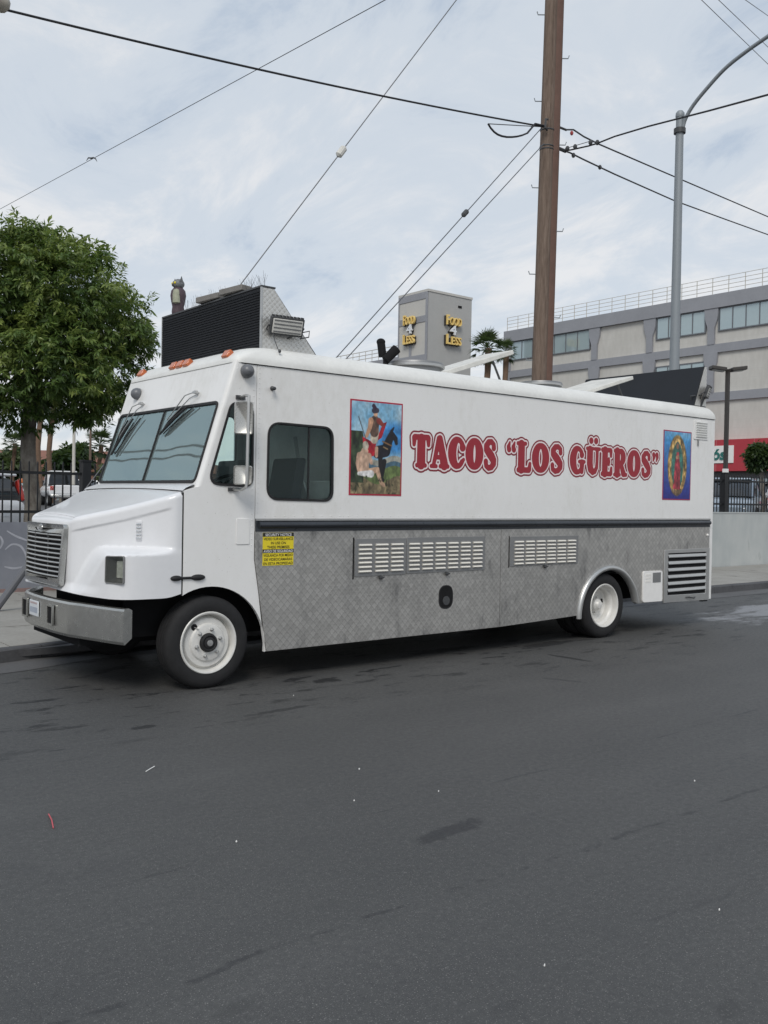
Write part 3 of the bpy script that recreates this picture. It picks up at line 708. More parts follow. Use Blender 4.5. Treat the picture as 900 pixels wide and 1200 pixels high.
vent(3.76, 4.945, .955, 1.29, [3.90+i*.183 for i in range(6)], [1.232-i*.0415 for i in range(7)], .140)
MB().box(1.548, 1.562, -.012, -.002, .90, 1.31).build('door_edge_gap', 'blackmatte', T)
MB().box(3.742, 3.752, -.0125, -.002, .94, 1.30).build('door_edge_gap', 'blackmatte', T)
# oval filler port
po = rpoly([(2.705, .545), (2.885, .545), (2.885, .775), (2.705, .775)], .088, 8)
pt_ = MB().prism(FS, .0115, .006, offset(po, .012), [po]).build('filler_port', 'rubber', T, bevel=.002)
MB().prism(FS, .0092, .0075, po).build('port_recess', 'blackmatte', pt_, smooth=0)
MB().lathe([(.0, .0), (.05, .0), (.048, .006), (0, .007)], (2.80, -.0093, .62), (0, -1, 0), 16).build('filler_cap', 'darkgrey', pt_)
# white appliance hatch with grille
wb = MB().prism(FS, .03, .004, rpoly([(6.25, .405), (6.675, .40), (6.665, .805), (6.25, .81)], .03, 4)).build('heater_hatch', 'paper', T, bevel=.006)
MB().box(6.45, 6.625, -.034, -.0295, .655, .785).build('hatch_grille', 'grey_steel', wb)
for k in range(3): MB().box(6.29, 6.41, -.034, -.0295, .665+.042*k, .69+.042*k).build('hatch_slot', 'inner', wb)
# generator compartment door with broad slats
gd = MB().prism(FS, .024, .006, [(6.715, .37), (7.79, .355), (7.785, 1.085), (6.715, 1.075)], [[(6.80, .47), (7.70, .455), (7.70, 1.03), (6.80, 1.03)]]).build('generator_door', 'steel', T, bevel=.004)
MB().box(6.79, 7.71, -.013, -.0098, .46, 1.04).build('door_backing', 'blackmatte', gd)
for k in range(6):
    z = .53+k*.092; g = MB()
    g.grid([[(x, -w_, z+dz) for w_, dz in ((.014, .026), (.022, .022), (.032, -.012), (.030, -.020), (.016, -.022))] for x in (6.80, 7.70)])
    g.build('slat', 'steel', gd, smooth=30)
g = MB(); g.tube([(7.22, -.026, .415), (7.26, -.05, .425), (7.38, -.05, .405), (7.44, -.026, .41)], .009); g.build('door_handle', 'darkgrey', gd)
MB().box(7.66, 7.79, .0, .05, .335, .36).build('door_sill', 'blackmatte', gd)
MB().ell((7.735, -.014, 1.265), (.02, .016, .02)).build('rear_reflector', 'paper', T)
# small louvred vent high at the back
sv = MB().prism(FS, .010, -.001, rpoly([(7.36, 2.585), (7.70, 2.59), (7.69, 2.85), (7.36, 2.845)], .015, 3)).build('wall_vent', 'white', T, bevel=.003)
for k in range(7):
    MB().obox((7.53, -.014, 2.625+k*.032), (.13, 0, 0), (0, .007, .003), (0, -.003, .007)).build('vent_blade', 'roofwhite', sv)
g = MB().cyl((7.46, -.008, 2.59), (7.46, -.008, 2.50), .012); g.build('vent_drip', 'grey_steel', sv)
# blank plate where the door handle was, small knob
MB().prism(FS, .007, -.001, rpoly([(.25, 1.265), (.385, 1.265), (.385, 1.495), (.25, 1.495)], .012, 3)).build('cover_plate', 'white', T, bevel=.003)
g = MB(); g.lathe([(.022, 0), (.02, .012), (.012, .02), (.012, .05), (.0, .052)], (.60, 0, 2.685), (0, -1, 0), 14); g.ell((.585, -.05, 2.68), (.028, .016, .018)); g.build('side_camera', 'darkgrey', T)
# grey dome cameras at the cab corners
for sgn, y in ((-1, -.005), (1, WID+.005)):
    g = MB(); g.lathe([(.062, 0), (.062, .03), (.058, .045), (.045, .068), (.025, .082), (.0005, .087)], (.33, y, 2.815) if sgn < 0 else on_front(163, 462), (-.25, sgn, -.05) if sgn < 0 else (-1, .15, .1), 20); g.build('dome_camera', 'grey_plastic', T)
# ---- mirrors
for sgn in (-1, 1):
    yb = 0 if sgn < 0 else WID; ym = yb+sgn*.20
    x0 = .17
    mr = MB().tube([(x0+.10, yb, 2.575), (x0+.085, yb+sgn*.12, 2.585), (x0+.075, ym, 2.57), (x0+.07, ym, 2.50), (x0+.065, ym, 1.84), (x0+.06, ym, 1.78), (x0+.06, yb+sgn*.12, 1.752), (x0+.04, yb, 1.755)], .014, 8).build('mirror_bracket', 'steel', T)
    MB().obox((x0+.10, yb+sgn*.006, 2.575), (.045, 0, 0), (0, .01, 0), (0, 0, .018)).build('bracket_foot', 'darkgrey', mr); g = MB(); g.obox((x0+.04, yb+sgn*.006, 1.755), (.05, 0, 0), (0, .01, 0), (0, 0, .016)); g.build('bracket_foot', 'darkgrey', mr)
    for z0, z1, w_ in ((2.235, 2.525, .082), (1.795, 1.965, .082)):
        ax = Vector((.42, -sgn*.9, 0)).normalized() if sgn < 0 else Vector((.42, -.9, 0)).normalized()
        ax = Vector((.88, sgn*.47, 0)).normalized(); nn = Vector((ax.y, -ax.x, 0)); nn = nn if nn.x < 0 else -nn
        cm = Vector((x0+.045, ym-sgn*.035, (z0+z1)/2))
        fnm = lambda u, v, w, cm=cm, ax=ax, nn=nn: tuple(cm+ax*u+Vector((0, 0, v))+nn*w)
        hh = (z1-z0)/2; lp = rpoly([(-w_, -hh), (w_, -hh), (w_, hh), (-w_, hh)], .025, 4)
        g = MB(); l0, l1, l2, l3 = offset(lp, -.006), lp, offset(lp, -.010), [(u*.86, v*.91) for u, v in lp]
        k = len(lp); g.v = [fnm(u, v, w) for l, w in ((l0, -.012), (l1, -.004), (l2, .012), (l3, .008)) for u, v in l]
        for i in range(3): g.f += [(i*k+j, i*k+(j+1) % k, (i+1)*k+(j+1) % k, (i+1)*k+j) for j in range(k)]
        g.f += [tuple(range(k)), tuple(range(3*k, 4*k))]; g.mi = [0]*len(g.f)
        hd = g.build('mirror_head', 'mirrorback', mr, smooth=60)
# ---- cab interior
MB().box(.30, 1.55, .04, WID-.04, .86, .90).build('cab_floor', 'darkinner', T)
b = MB().box(1.60, 1.63, .04, WID-.04, .9, ZS); b.build('bulkhead', 'inner', T)
MB().box(.26, 1.6, .04, WID-.04, ZS-.06, ZS-.04).build('headliner', 'inner', T)
g = MB(); g.prism(lambda u, v, w: (u, w, v), .06, WID-.06, [(-.23, 1.70), (-.11, 1.775), (.16, 1.76), (.26, 1.66), (.24, 1.2), (-.23, 1.2)]); g.build('dashboard', 'darkinner', T, bevel=.02)
g = MB(); wc = V(.36, .58, 1.80); wa = V(-.45, 0, .89).normalized(); a_, b_ = frame(wa)
ringp = [wc+(a_*math.cos(t)+b_*math.sin(t))*.225 for t in np.linspace(0, 2*math.pi, 37)]
g.tube(ringp, .016, 8, caps=False)
for k in range(3):
    t = 2*math.pi*k/3+.5; g.tube([wc-wa*.04, wc+(a_*math.cos(t)+b_*math.sin(t))*.22], .012, 6)
g.cyl(wc-wa*.06, wc+wa*.01, .06); g.cyl(wc-wa*.35, wc-wa*.05, .025); g.build('steering_wheel', 'rubber', T)
for yy in (.55, 1.70):
    st = MB().box(.62, 1.10, yy-.24, yy+.24, 1.30, 1.42).build('seat', 'seat', T, bevel=.04, seg=3)
    g = MB(); g.prism(lambda u, v, w: (u+(v-1.4)*.16, w, v), yy-.22, yy+.22, rpoly([(.98, 1.40), (1.12, 1.40), (1.10, 2.08), (1.0, 2.08)], .03, 3)); g.build('seat_back', 'seat', st, bevel=.03, seg=3)
    MB().box(.72, 1.02, yy-.15, yy+.15, .9, 1.30).build('seat_pedestal', 'darkinner', st)
g = MB().tube([(1.22, .3, 1.68), (1.24, .5, 2.0), (1.25, .6, 2.3)], .02); g.build('grab_bar', 'steel', T)
MB().box(1.30, 1.58, .06, .9, .9, 1.86).build('galley_cabinet', 'inner', T, bevel=.01)
# ---- wheels
def wheel(x, y, sgn, rear=False):
    w = empty('wheel', (x, y, .405)); w.location = Vector((x, y, .405))-WL[T]; w.parent = T
    o = Vector((x, y, .405)); ax = (0, sgn, 0)       # axis points outwards, h=0 is the outer sidewall
    def tyre(h0):
        tp = [(.268, .0-h0), (.285, .008-h0), (.32, .012-h0), (.36, .010-h0), (.385, -.004-h0), (.399, -.022-h0), (.4055, -.045-h0)]
        for h in (.075, .078, .086, .089, .118, .121, .129, .132, .160, .163, .171, .174):
            tp.append((.4055 if (tp and round(h*1000) in (75, 89, 118, 132, 160, 174)) else .397, -h-h0))
        tp += [(.4055, -.19-h0), (.397, -.212-h0), (.36, -.23-h0), (.27, -.225-h0)]
        return tp
    MB().lathe(tyre(0), o, ax, 56).build('tyre', 'tyre', w, smooth=28)
    if rear: MB().lathe(tyre(.27), o, ax, 40).build('inner_tyre', 'tyre', w, smooth=28)
    if not rear:
        rim = [(.262, -.03), (.275, .004), (.268, .012), (.256, .008), (.246, -.012), (.243, -.06), (.232, -.072), (.222, -.045), (.212, -.030), (.172, -.028), (.160, -.012), (.150, -.008), (.085, -.008), (.080, -.02), (.0005, -.02)]
    else:
        rim = [(.262, -.03), (.275, .004), (.268, .012), (.256, .008), (.248, -.012), (.243, -.06), (.222, -.075), (.214, -.09), (.210, -.15), (.185, -.172), (.15, -.178), (.09, -.178), (.085, -.17), (.0005, -.17)]
    rm = MB().lathe(rim, o, ax, 48).build('rim', 'rim', w, smooth=30)
    hub = MB()
    if not rear: hub.lathe([(.082, -.02), (.078, .018), (.066, .022), (.052, .014), (.050, .022), (.030, .028), (.0005, .028)], o, ax, 24)
    else: hub.lathe([(.085, -.18), (.078, -.10), (.06, -.085), (.045, -.06), (.0005, -.055)], o, ax, 24)
    hub.build('hub', 'rubber' if not rear else 'rim', w)
    if not rear:
        MB().lathe([(.03, .027), (.026, .036), (.0005, .037)], o, ax, 12).build('hub_cap', 'steel', w)
    for k in range(6 if not rear else 8):
        t = 2*math.pi*(k+.25)/(6 if not rear else 8); r_ = .118 if not rear else .108; h0 = -.008 if not rear else -.178
        c_ = o+Vector((math.cos(t)*r_, 0, math.sin(t)*r_))
        MB().lathe([(.019, h0-.002), (.019, h0+.004), (.0135, h0+.006), (.0135, h0+.024), (.009, h0+.03), (.0005, h0+.03)], c_, ax, 6).build('lug_nut', 'steel' if not rear else 'rim', w, smooth=20)
    for k in range(1 if not rear else 3):
        t = rad(132)+k*2*math.pi/3; r_ = .190 if not rear else .165; h_ = -.0285 if not rear else -.170
        c_ = o+Vector((math.cos(t)*r_, sgn*h_, math.sin(t)*r_))
        g = MB(); g.lathe([(.030, .0025), (.0005, .0026)], c_, ax, 16); g.build('hand_hole', 'blackmatte', w)
        if not rear: MB().tube([c_, c_+Vector((.015, sgn*.03, -.01)), c_+Vector((.03, sgn*.035, -.02))], .004, 6).build('valve', 'steel', w)
wheel(0, .012, -1); wheel(0, WID-.012, 1); wheel(WB, .012, -1, True); wheel(WB, WID-.012, 1, True)

# ---- black ribbed sign box over the cab
bx = .58; sy0, sy1, sz0, sz1 = .17, 2.26, ZS+.14, 3.635
sg = MB().prism(lambda u, v, w: (u, w, v), sy0, sy1, [(bx, sz0), (bx+.62, ZS+.16), (bx+.13, sz1), (bx, sz1)]).build('sign_box', 'black', T)
for k in range(21):
    z = sz0+.055+k*(sz1-sz0-.06)/21
    MB().obox((bx-.006, (sy0+sy1)/2, z), (.006, 0, .004), (0, (sy1-sy0)/2-.012, 0), (-.002, 0, .007)).build('screen_rib', 'black', sg)
MB().box(bx-.012, bx+.14, sy0-.01, sy1+.01, sz1, sz1+.016).build('top_cap', 'darkgrey', sg)
for y in (sy0, sy1): MB().box(bx-.014, bx+.006, y-.008, y+.008, sz0-.01, sz1).build('edge_trim', 'steel', sg)
for y, d in ((sy0-.004, 0), (sy1+.004, 0)):
    MB().prism(lambda u, v, w: (u, y+w, v), -.003, .003, [(bx+.008, sz0+.005), (bx+.60, ZS+.165), (bx+.125, sz1-.004), (bx+.008, sz1-.004)]).build('tread_side', 'tread', sg, smooth=0)
# boards lying on the sign box and bird spikes
for c_, l_ in (((bx+.03, 1.20, sz1+.055), .20), ((bx+.03, .72, sz1+.055), .19)):
    g = MB(); g.obox(c_, (.07, .02, 0), (-.02*l_/.2, l_, .0), (0, 0, .028)); g.build('timber_block', pm('grey_timber', (.20, .19, .175), .8, 0, .2, 12, .1), sg, bevel=.006)
    MB().box(bx+.0, bx+.08, c_[1]-.05, c_[1]+.05, sz1+.012, sz1+.03).build('block_foot', 'darkgrey', sg)
g = MB(); r2 = random.Random(3)
for y in list(np.arange(.22, .62, .022))+list(np.arange(.95, 1.25, .026))+list(np.arange(1.45, 1.85, .03)):
    for k in range(2):
        p = V(bx+.06+r2.uniform(-.02, .02), y, sz1+.01); g.tube([p, p+V(r2.uniform(-.07, .07), r2.uniform(-.06, .06), r2.uniform(.10, .15))], .0011, 3)
tag(g.build('bird_spikes', 'grey_plastic', sg), kind='stuff')
# LED floodlights
def flood(c_, fwd, upv, w_, h_, par, name='floodlight'):
    c_ = Vector(c_); fwd = Vector(fwd).normalized(); s_ = fwd.cross(Vector(upv)).normalized(); u_ = s_.cross(fwd)
    f0 = MB().obox(c_, s_*w_/2, u_*h_/2, fwd*.022).build(name, 'darkgrey', par, bevel=.008)
    MB().obox(c_+fwd*.022, s_*(w_/2-.018), u_*(h_/2-.018), fwd*.004).build('lens_panel', 'dirtywhite', f0, bevel=.004)
    for k in range(4): MB().obox(c_+fwd*.0265+u_*(h_*(-.3+.2*k)), s_*(w_/2-.03), u_*.006, fwd*.002).build('led_row', 'grey_steel', f0)
    for k in range(9): MB().obox(c_+u_*(h_/2+.006)+s_*(w_*(-.44+.11*k)), s_*.008, u_*.008, fwd*.02).build('cooling_fin', 'darkgrey', f0)
    g = MB(); g.tube([c_-s_*(w_/2+.01), c_-s_*(w_/2+.01)-fwd*.05-u_*.05, c_-u_*.14-fwd*.06, c_+s_*(w_/2+.01)-fwd*.05-u_*.05, c_+s_*(w_/2+.01)], .008); g.build('yoke', 'darkgrey', f0)
    return f0
fl = flood((.80, .085, 3.285), (-.12, -1, -.32), (0, 0, 1), .34, .17, T)
MB().tube([(.97, .09, 3.25), (1.04, .06, 3.27), (1.06, .10, 3.22), (.98, .13, 3.20)], .006, 6).build('bracket_arm', 'darkgrey', fl)
g = MB().tube([(.66, .10, 3.21), (.66, .06, 3.13), (.675, .03, 3.055), (.68, .008, 3.03)], .004, 5); g.ell((.68, .008, 3.035), (.014, .014, .018)); g.build('lamp_cable', 'darkgrey', fl)
flood((7.72, .03, 3.26), (.45, -1, -.35), (0, 0, 1), .26, .16, T)
g = MB().cyl((7.66, .12, 3.02), (7.70, .06, 3.22), .02); g.tube([(7.62, .2, 3.05), (7.5, .15, 3.20), (7.66, .08, 3.22)], .012); g.build('light_bracket', 'darkgrey', T)
# rear sign box, its sloping back towards the cab
rs = MB().prism(lambda u, v, w: (u, w, v), .10, 2.19, [(7.50, ZS+.15), (7.80, ZS+.15), (7.80, 3.63), (7.735, 3.63)]).build('rear_sign_box', 'black', T)
MB().prism(lambda u, v, w: (u, w, v), .094, .099, [(7.52, ZS+.16), (7.795, ZS+.16), (7.795, 3.625), (7.745, 3.625)]).build('tread_side', 'tread', rs, smooth=0)
# round roof fans and raised hatches
for x, y, r_, h_ in ((2.83, .62, .33, .13), (4.92, .62, .27, .11)):
    f0 = MB().lathe([(r_*.92, 0), (r_*.92, h_*.5), (r_, h_*.55), (r_*1.02, h_*.8), (r_*.98, h_), (r_*.6, h_*1.12), (.001, h_*1.15)], (x, y, ZS+.165), (0, 0, 1), 28).build('roof_fan', 'grey_steel', T, smooth=40)
    MB().lathe([(r_*1.0, h_*.56), (r_*1.035, h_*.6), (r_*1.035, h_*.78), (r_, h_*.84)], (x, y, ZS+.165), (0, 0, 1), 28).build('fan_rim', 'steel', f0)
def lid(p, q, y0, y1, th, name='roof_hatch'):
    p, q = Vector(p), Vector(q); d = (q-p).normalized(); n_ = Vector((-d.z, 0, d.x))
    g = MB(); vs = []
    for y in (y0, y1):
        for a_ in (p, q, q+n_*th, p+n_*th): vs.append((a_.x, y, a_.z))
    g.add(vs, [(0, 1, 2, 3), (7, 6, 5, 4), (0, 4, 5, 1), (1, 5, 6, 2), (2, 6, 7, 3), (3, 7, 4, 0)])
    o = g.build(name, 'dirtywhite', T, bevel=.008)
    e_ = p.lerp(q, .72); MB().cyl((e_.x, y0+.05, e_.z), (e_.x+.18, y0+.05, ZS+.16), .014).build('hatch_strut', 'darkgrey', o)
    return o
lid((3.22, 0, 3.10), (4.36, 0, 3.475), .55, 1.05, .055)
lid((5.72, 0, 3.09), (6.78, 0, 3.40), .58, 1.30, .05)
MB().box(3.2, 4.1, .6, 1.0, ZS+.15, ZS+.2).build('hatch_curb', 'roofwhite', T)
MB().box(5.7, 6.5, .62, 1.26, ZS+.15, ZS+.2).build('hatch_curb', 'roofwhite', T)
g = MB(); g.cyl((2.42, .62, ZS+.15), (2.42, .62, 3.23), .03); g.cyl((2.40, .60, 3.20), (2.52, .56, 3.33), .05, .055); g.cyl((2.40, .65, 3.24), (2.38, .66, 3.40), .045); g.ell((2.38, .66, 3.40), (.05, .05, .04)); g.build('roof_spotlight', 'blackmatte', T)

# ================================================================== lettering on the side (distance fields turned into flat print)
def arcst(cx, cy, rx, ry, a0, a1, rf, n=22):
    ps = [(cx+rx*math.cos(rad(a0+(a1-a0)*i/n)), cy+ry*math.sin(rad(a0+(a1-a0)*i/n)), rf(rad(a0+(a1-a0)*i/n))) for i in range(n+1)]
    return [(*ps[i], *ps[i+1]) for i in range(n)]
def pl_(*pts): return [(*pts[i], *pts[i+1]) for i in range(len(pts)-1)]
bow = lambda t: .085+.085*abs(math.cos(t))**1.5
serif = lambda x0, x1, y, r=.07: pl_((x0, y, r*.8), ((x0+x1)/2, y+(.01 if y < .5 else -.01), r), (x1, y, r*.8))
GL = {
 'T': (.80, pl_((.40, .1, .155), (.40, .85, .15))+pl_((.08, .905, .075), (.72, .905, .075))+pl_((.07, .88, .085), (.055, .68, .055))+pl_((.73, .88, .085), (.745, .68, .055))+serif(.20, .60, .06)),
 'A': (.92, pl_((.17, .08, .06), (.42, .90, .085))+pl_((.47, .90, .10), (.70, .10, .15))+pl_((.28, .33, .06), (.6, .33, .06))+serif(.06, .30, .055, .065)+serif(.50, .88, .06)),
 'C': (.82, arcst(.42, .5, .285, .41, 48, 318, lambda t: .075+.09*max(0, -math.cos(t))**1.0)+pl_((.62, .80, .08), (.66, .68, .12))+pl_((.63, .22, .07), (.72, .30, .05))),
 'O': (.86, arcst(.43, .5, .265, .405, 0, 360, lambda t: .085+.078*abs(math.cos(t))**1.4, 34)),
 'S': (.74, pl_((.57, .72, .085), (.56, .84, .075), (.44, .92, .08), (.28, .90, .09), (.18, .78, .11), (.20, .66, .125), (.32, .56, .14), (.45, .45, .14), (.55, .34, .125), (.56, .22, .11), (.46, .11, .09), (.30, .075, .08), (.17, .14, .075), (.15, .28, .085))),
 'L': (.74, pl_((.24, .1, .15), (.24, .9, .15))+serif(.06, .44, .94)+pl_((.10, .065, .075), (.62, .07, .085))+pl_((.64, .10, .085), (.665, .28, .06))),
 'G': (.88, arcst(.42, .5, .285, .41, 52, 330, lambda t: .075+.09*max(0, -math.cos(t))**1.0)+pl_((.62, .80, .08), (.655, .70, .11))+pl_((.66, .12, .09), (.67, .40, .115))+serif(.50, .82, .455, .065)),
 'U': (.90, pl_((.24, .88, .15), (.24, .40, .15), (.29, .22, .14), (.42, .12, .11), (.56, .14, .085), (.66, .28, .075), (.68, .50, .07), (.68, .88, .075))+serif(.06, .42, .94)+serif(.53, .84, .94, .065)+pl_((.30, 1.22, .105), (.301, 1.22, .105))+pl_((.60, 1.22, .105), (.601, 1.22, .105))),
 'E': (.76, pl_((.25, .1, .15), (.25, .9, .15))+pl_((.09, .93, .075), (.60, .93, .075))+pl_((.09, .07, .075), (.62, .07, .075))+pl_((.62, .90, .08), (.63, .72, .055))+pl_((.64, .10, .08), (.66, .28, .055))+pl_((.3, .51, .065), (.5, .51, .075))+pl_((.5, .41, .05), (.5, .62, .05))),
 'R': (.90, pl_((.25, .1, .15), (.25, .9, .15))+arcst(.44, .70, .20, .225, -95, 95, lambda t: .075+.06*max(0, math.cos(t)))+pl_((.1, .93, .07), (.45, .93, .07))+pl_((.3, .48, .065), (.46, .475, .065))+pl_((.50, .46, .09), (.66, .12, .125))+pl_((.66, .07, .08), (.84, .07, .065))+serif(.07, .42, .06)),
 '(': (.46, pl_((.13, .72, .09), (.10, .80, .075), (.16, .95, .03))+pl_((.36, .72, .09), (.33, .80, .075), (.39, .95, .03))),
 ')': (.46, pl_((.12, .88, .09), (.15, .80, .075), (.09, .65, .03))+pl_((.35, .88, .09), (.38, .80, .075), (.32, .65, .03))),
}
def segdist(PX, PY, segs):
    best = np.full(PX.shape, 9.0)
    for x0, y0, ra, x1, y1, rb in segs:
        dx, dy = x1-x0, y1-y0; L2 = dx*dx+dy*dy
        t = np.clip(((PX-x0)*dx+(PY-y0)*dy)/L2, 0, 1) if L2 > 1e-9 else np.zeros(PX.shape)
        best = np.minimum(best, np.hypot(PX-(x0+t*dx), PY-(y0+t*dy))-(ra+(rb-ra)*t))
    return best
def march(F, xs, ys, fn, g, w, m):
    ny, nx = F.shape; ins = F < 0
    for j in range(ny-1):
        i = 0
        while i < nx-1:
            c4 = (ins[j, i], ins[j, i+1], ins[j+1, i+1], ins[j+1, i])
            s_ = sum(c4)
            if s_ == 4:
                k = i
                while k < nx-1 and ins[j, k] and ins[j, k+1] and ins[j+1, k+1] and ins[j+1, k]: k += 1
                g.add([fn(xs[i], ys[j], w), fn(xs[k], ys[j], w), fn(xs[k], ys[j+1], w), fn(xs[i], ys[j+1], w)], [(0, 1, 2, 3)], m); i = k; continue
            if s_:
                P = [(xs[i], ys[j], F[j, i]), (xs[i+1], ys[j], F[j, i+1]), (xs[i+1], ys[j+1], F[j+1, i+1]), (xs[i], ys[j+1], F[j+1, i])]; o = []
                for k in range(4):
                    a, b = P[k], P[(k+1) % 4]
                    if a[2] < 0: o.append(fn(a[0], a[1], w))
                    if (a[2] < 0) != (b[2] < 0):
                        t = a[2]/(a[2]-b[2]); o.append(fn(lerp(a[0], b[0], t), lerp(a[1], b[1], t), w))
                if len(o) > 2: g.add(o, [tuple(range(len(o)))], m)
            i += 1
CAP = .345; ZB_ = 2.028
def word(chars, xa, xb, zb=ZB_):
    adv = []; x = 0
    for c_ in chars: adv.append(x); x += GL[c_][0]+.03
    tot = x-.03; sx = (xb-xa)/tot
    segs = []
    for c_, a in zip(chars, adv):
        k = sx/CAP
        segs.append([((a+s[0])*k, s[1], s[2], (a+s[3])*k, s[4], s[5]) for s in GL[c_][1]])
    h = .0125
    for i, c_ in enumerate(chars):
        xs = np.arange(adv[i]*sx/CAP-.2, (adv[i]+GL[c_][0])*sx/CAP+.2, h); top = 1.55 if c_ == 'U' else 1.18
        ys = np.arange(-.2, top, h); PX, PY = np.meshgrid(xs, ys)
        F = segdist(PX, PY, segs[i]); O = np.full(F.shape, 9.0)
        for j in (i-1, i+1):
            if 0 <= j < len(chars): O = np.minimum(O, segdist(PX, PY, segs[j]))
        g = MB(); fn = lambda u, v, w: (xa+u*CAP, -w, zb+v*CAP)
        for thr, w, mi in ((.112, .0012, 0), (.060, .0022, 1), (.012, .0032, 2)):
            march(np.maximum(F-thr, F-O), xs, ys, fn, g, w, mi)
        g.build('letter', ['red2', 'white_print', 'red'], T, smooth=0)
word('TACOS', 2.30, 3.53); word('(LOS', 3.68, 4.66); word('GUEROS)', 4.79, 6.555)

# ---- painted panels: small colour-attribute pictures
def picture(name, x0, x1, z0, z1, art, frame_rgb, nx=170, ny=240):
    u, v = np.meshgrid((np.arange(nx)+.5)/nx, (np.arange(ny)+.5)/ny); img = art(u, v)
    g = MB(); fr = .016
    o = MB().prism(FS, .004, -.001, [(x0, z0), (x1, z0), (x1, z1), (x0, z1)]).build(name, pm(name+'_border', srgb(*frame_rgb), .5, 0, .08, 15), T, smooth=0)
    gx = np.linspace(x0+fr, x1-fr, nx); gz = np.linspace(z0+fr, z1-fr, ny)
    me = bpy.data.meshes.new('print'); off = WL[T]
    XX, ZZ = np.meshgrid(gx, gz)
    vs = np.stack([XX-off.x, np.full(XX.shape, -.0055)-off.y, ZZ-off.z], -1).reshape(-1, 3)
    idx = np.arange(nx*ny).reshape(ny, nx); fs = np.stack([idx[:-1, :-1], idx[:-1, 1:], idx[1:, 1:], idx[1:, :-1]], -1).reshape(-1, 4)
    me.from_pydata(vs.tolist(), [], fs.tolist())
    at = me.color_attributes.new('paint', 'FLOAT_COLOR', 'POINT')
    lin = np.where(img <= .04045, img/12.92, ((img+.055)/1.055)**2.4)
    at.data.foreach_set('color', np.concatenate([lin, np.ones((ny, nx, 1))], -1).astype(np.float32).ravel())
    q = NT(name+'_print'); a = q.n('ShaderNodeVertexColor', layer_name='paint'); q.set(col=a.outputs[0], rough=.45); me.materials.append(q.m)
    ob = bpy.data.objects.new('print', me); COL.objects.link(ob); ob.parent = o; WL[ob] = off
    return o
rs_ = np.random.RandomState(5)
def fbm(u, v, s, oct=4, seed=0):
    r_ = np.random.RandomState(seed); out = 0; amp = .5
    for o in range(oct):
        n = int(s*2**o)+2; G = r_.rand(n+2, n+2); a, b = u*n*.98, v*n*.98; i, j = a.astype(int), b.astype(int); fa, fb = a-i, b-j
        fa, fb = fa*fa*(3-2*fa), fb*fb*(3-2*fb)
        out = out+amp*((G[j, i]*(1-fa)+G[j, i+1]*fa)*(1-fb)+(G[j+1, i]*(1-fa)+G[j+1, i+1]*fa)*fb); amp *= .5
    return out
class Art:
    def __init__(s, u, v, asp): s.u, s.v, s.asp = u, v, asp; s.i = np.zeros(u.shape+(3,))
    def put(s, mask, col, grain=.0, seed=1):
        c = np.array(col)/255.
        if grain: c = c*(1+grain*(fbm(s.u, s.v, 14, 3, seed)[..., None]-.45)*2)
        m = np.clip(mask, 0, 1)[..., None]; s.i = s.i*(1-m)+np.clip(c, 0, 1)*m
    def stroke(s, pts, col, grain=.25, soft=.012, seed=2):
        segs = [(*pts[i], *pts[i+1]) for i in range(len(pts)-1)]
        segs = [(a, b*s.asp, r, c, d*s.asp, r2) for a, b, r, c, d, r2 in segs]
        d = segdist(s.u, s.v*s.asp, segs); s.put(1-np.clip(d/soft+.5, 0, 1), col, grain, seed)
    def poly(s, pts, col, grain=.25, seed=3):
        ins = np.zeros(s.u.shape, bool); k = len(pts)
        for i in range(k):
            (x0, y0), (x1, y1) = pts[i], pts[(i+1) % k]
            c = ((y0 > s.v) != (y1 > s.v)) & (s.u < (x1-x0)*(s.v-y0)/((y1-y0) if y1 != y0 else 1e-9)+x0); ins ^= c
        s.put(ins.astype(float), col, grain, seed)
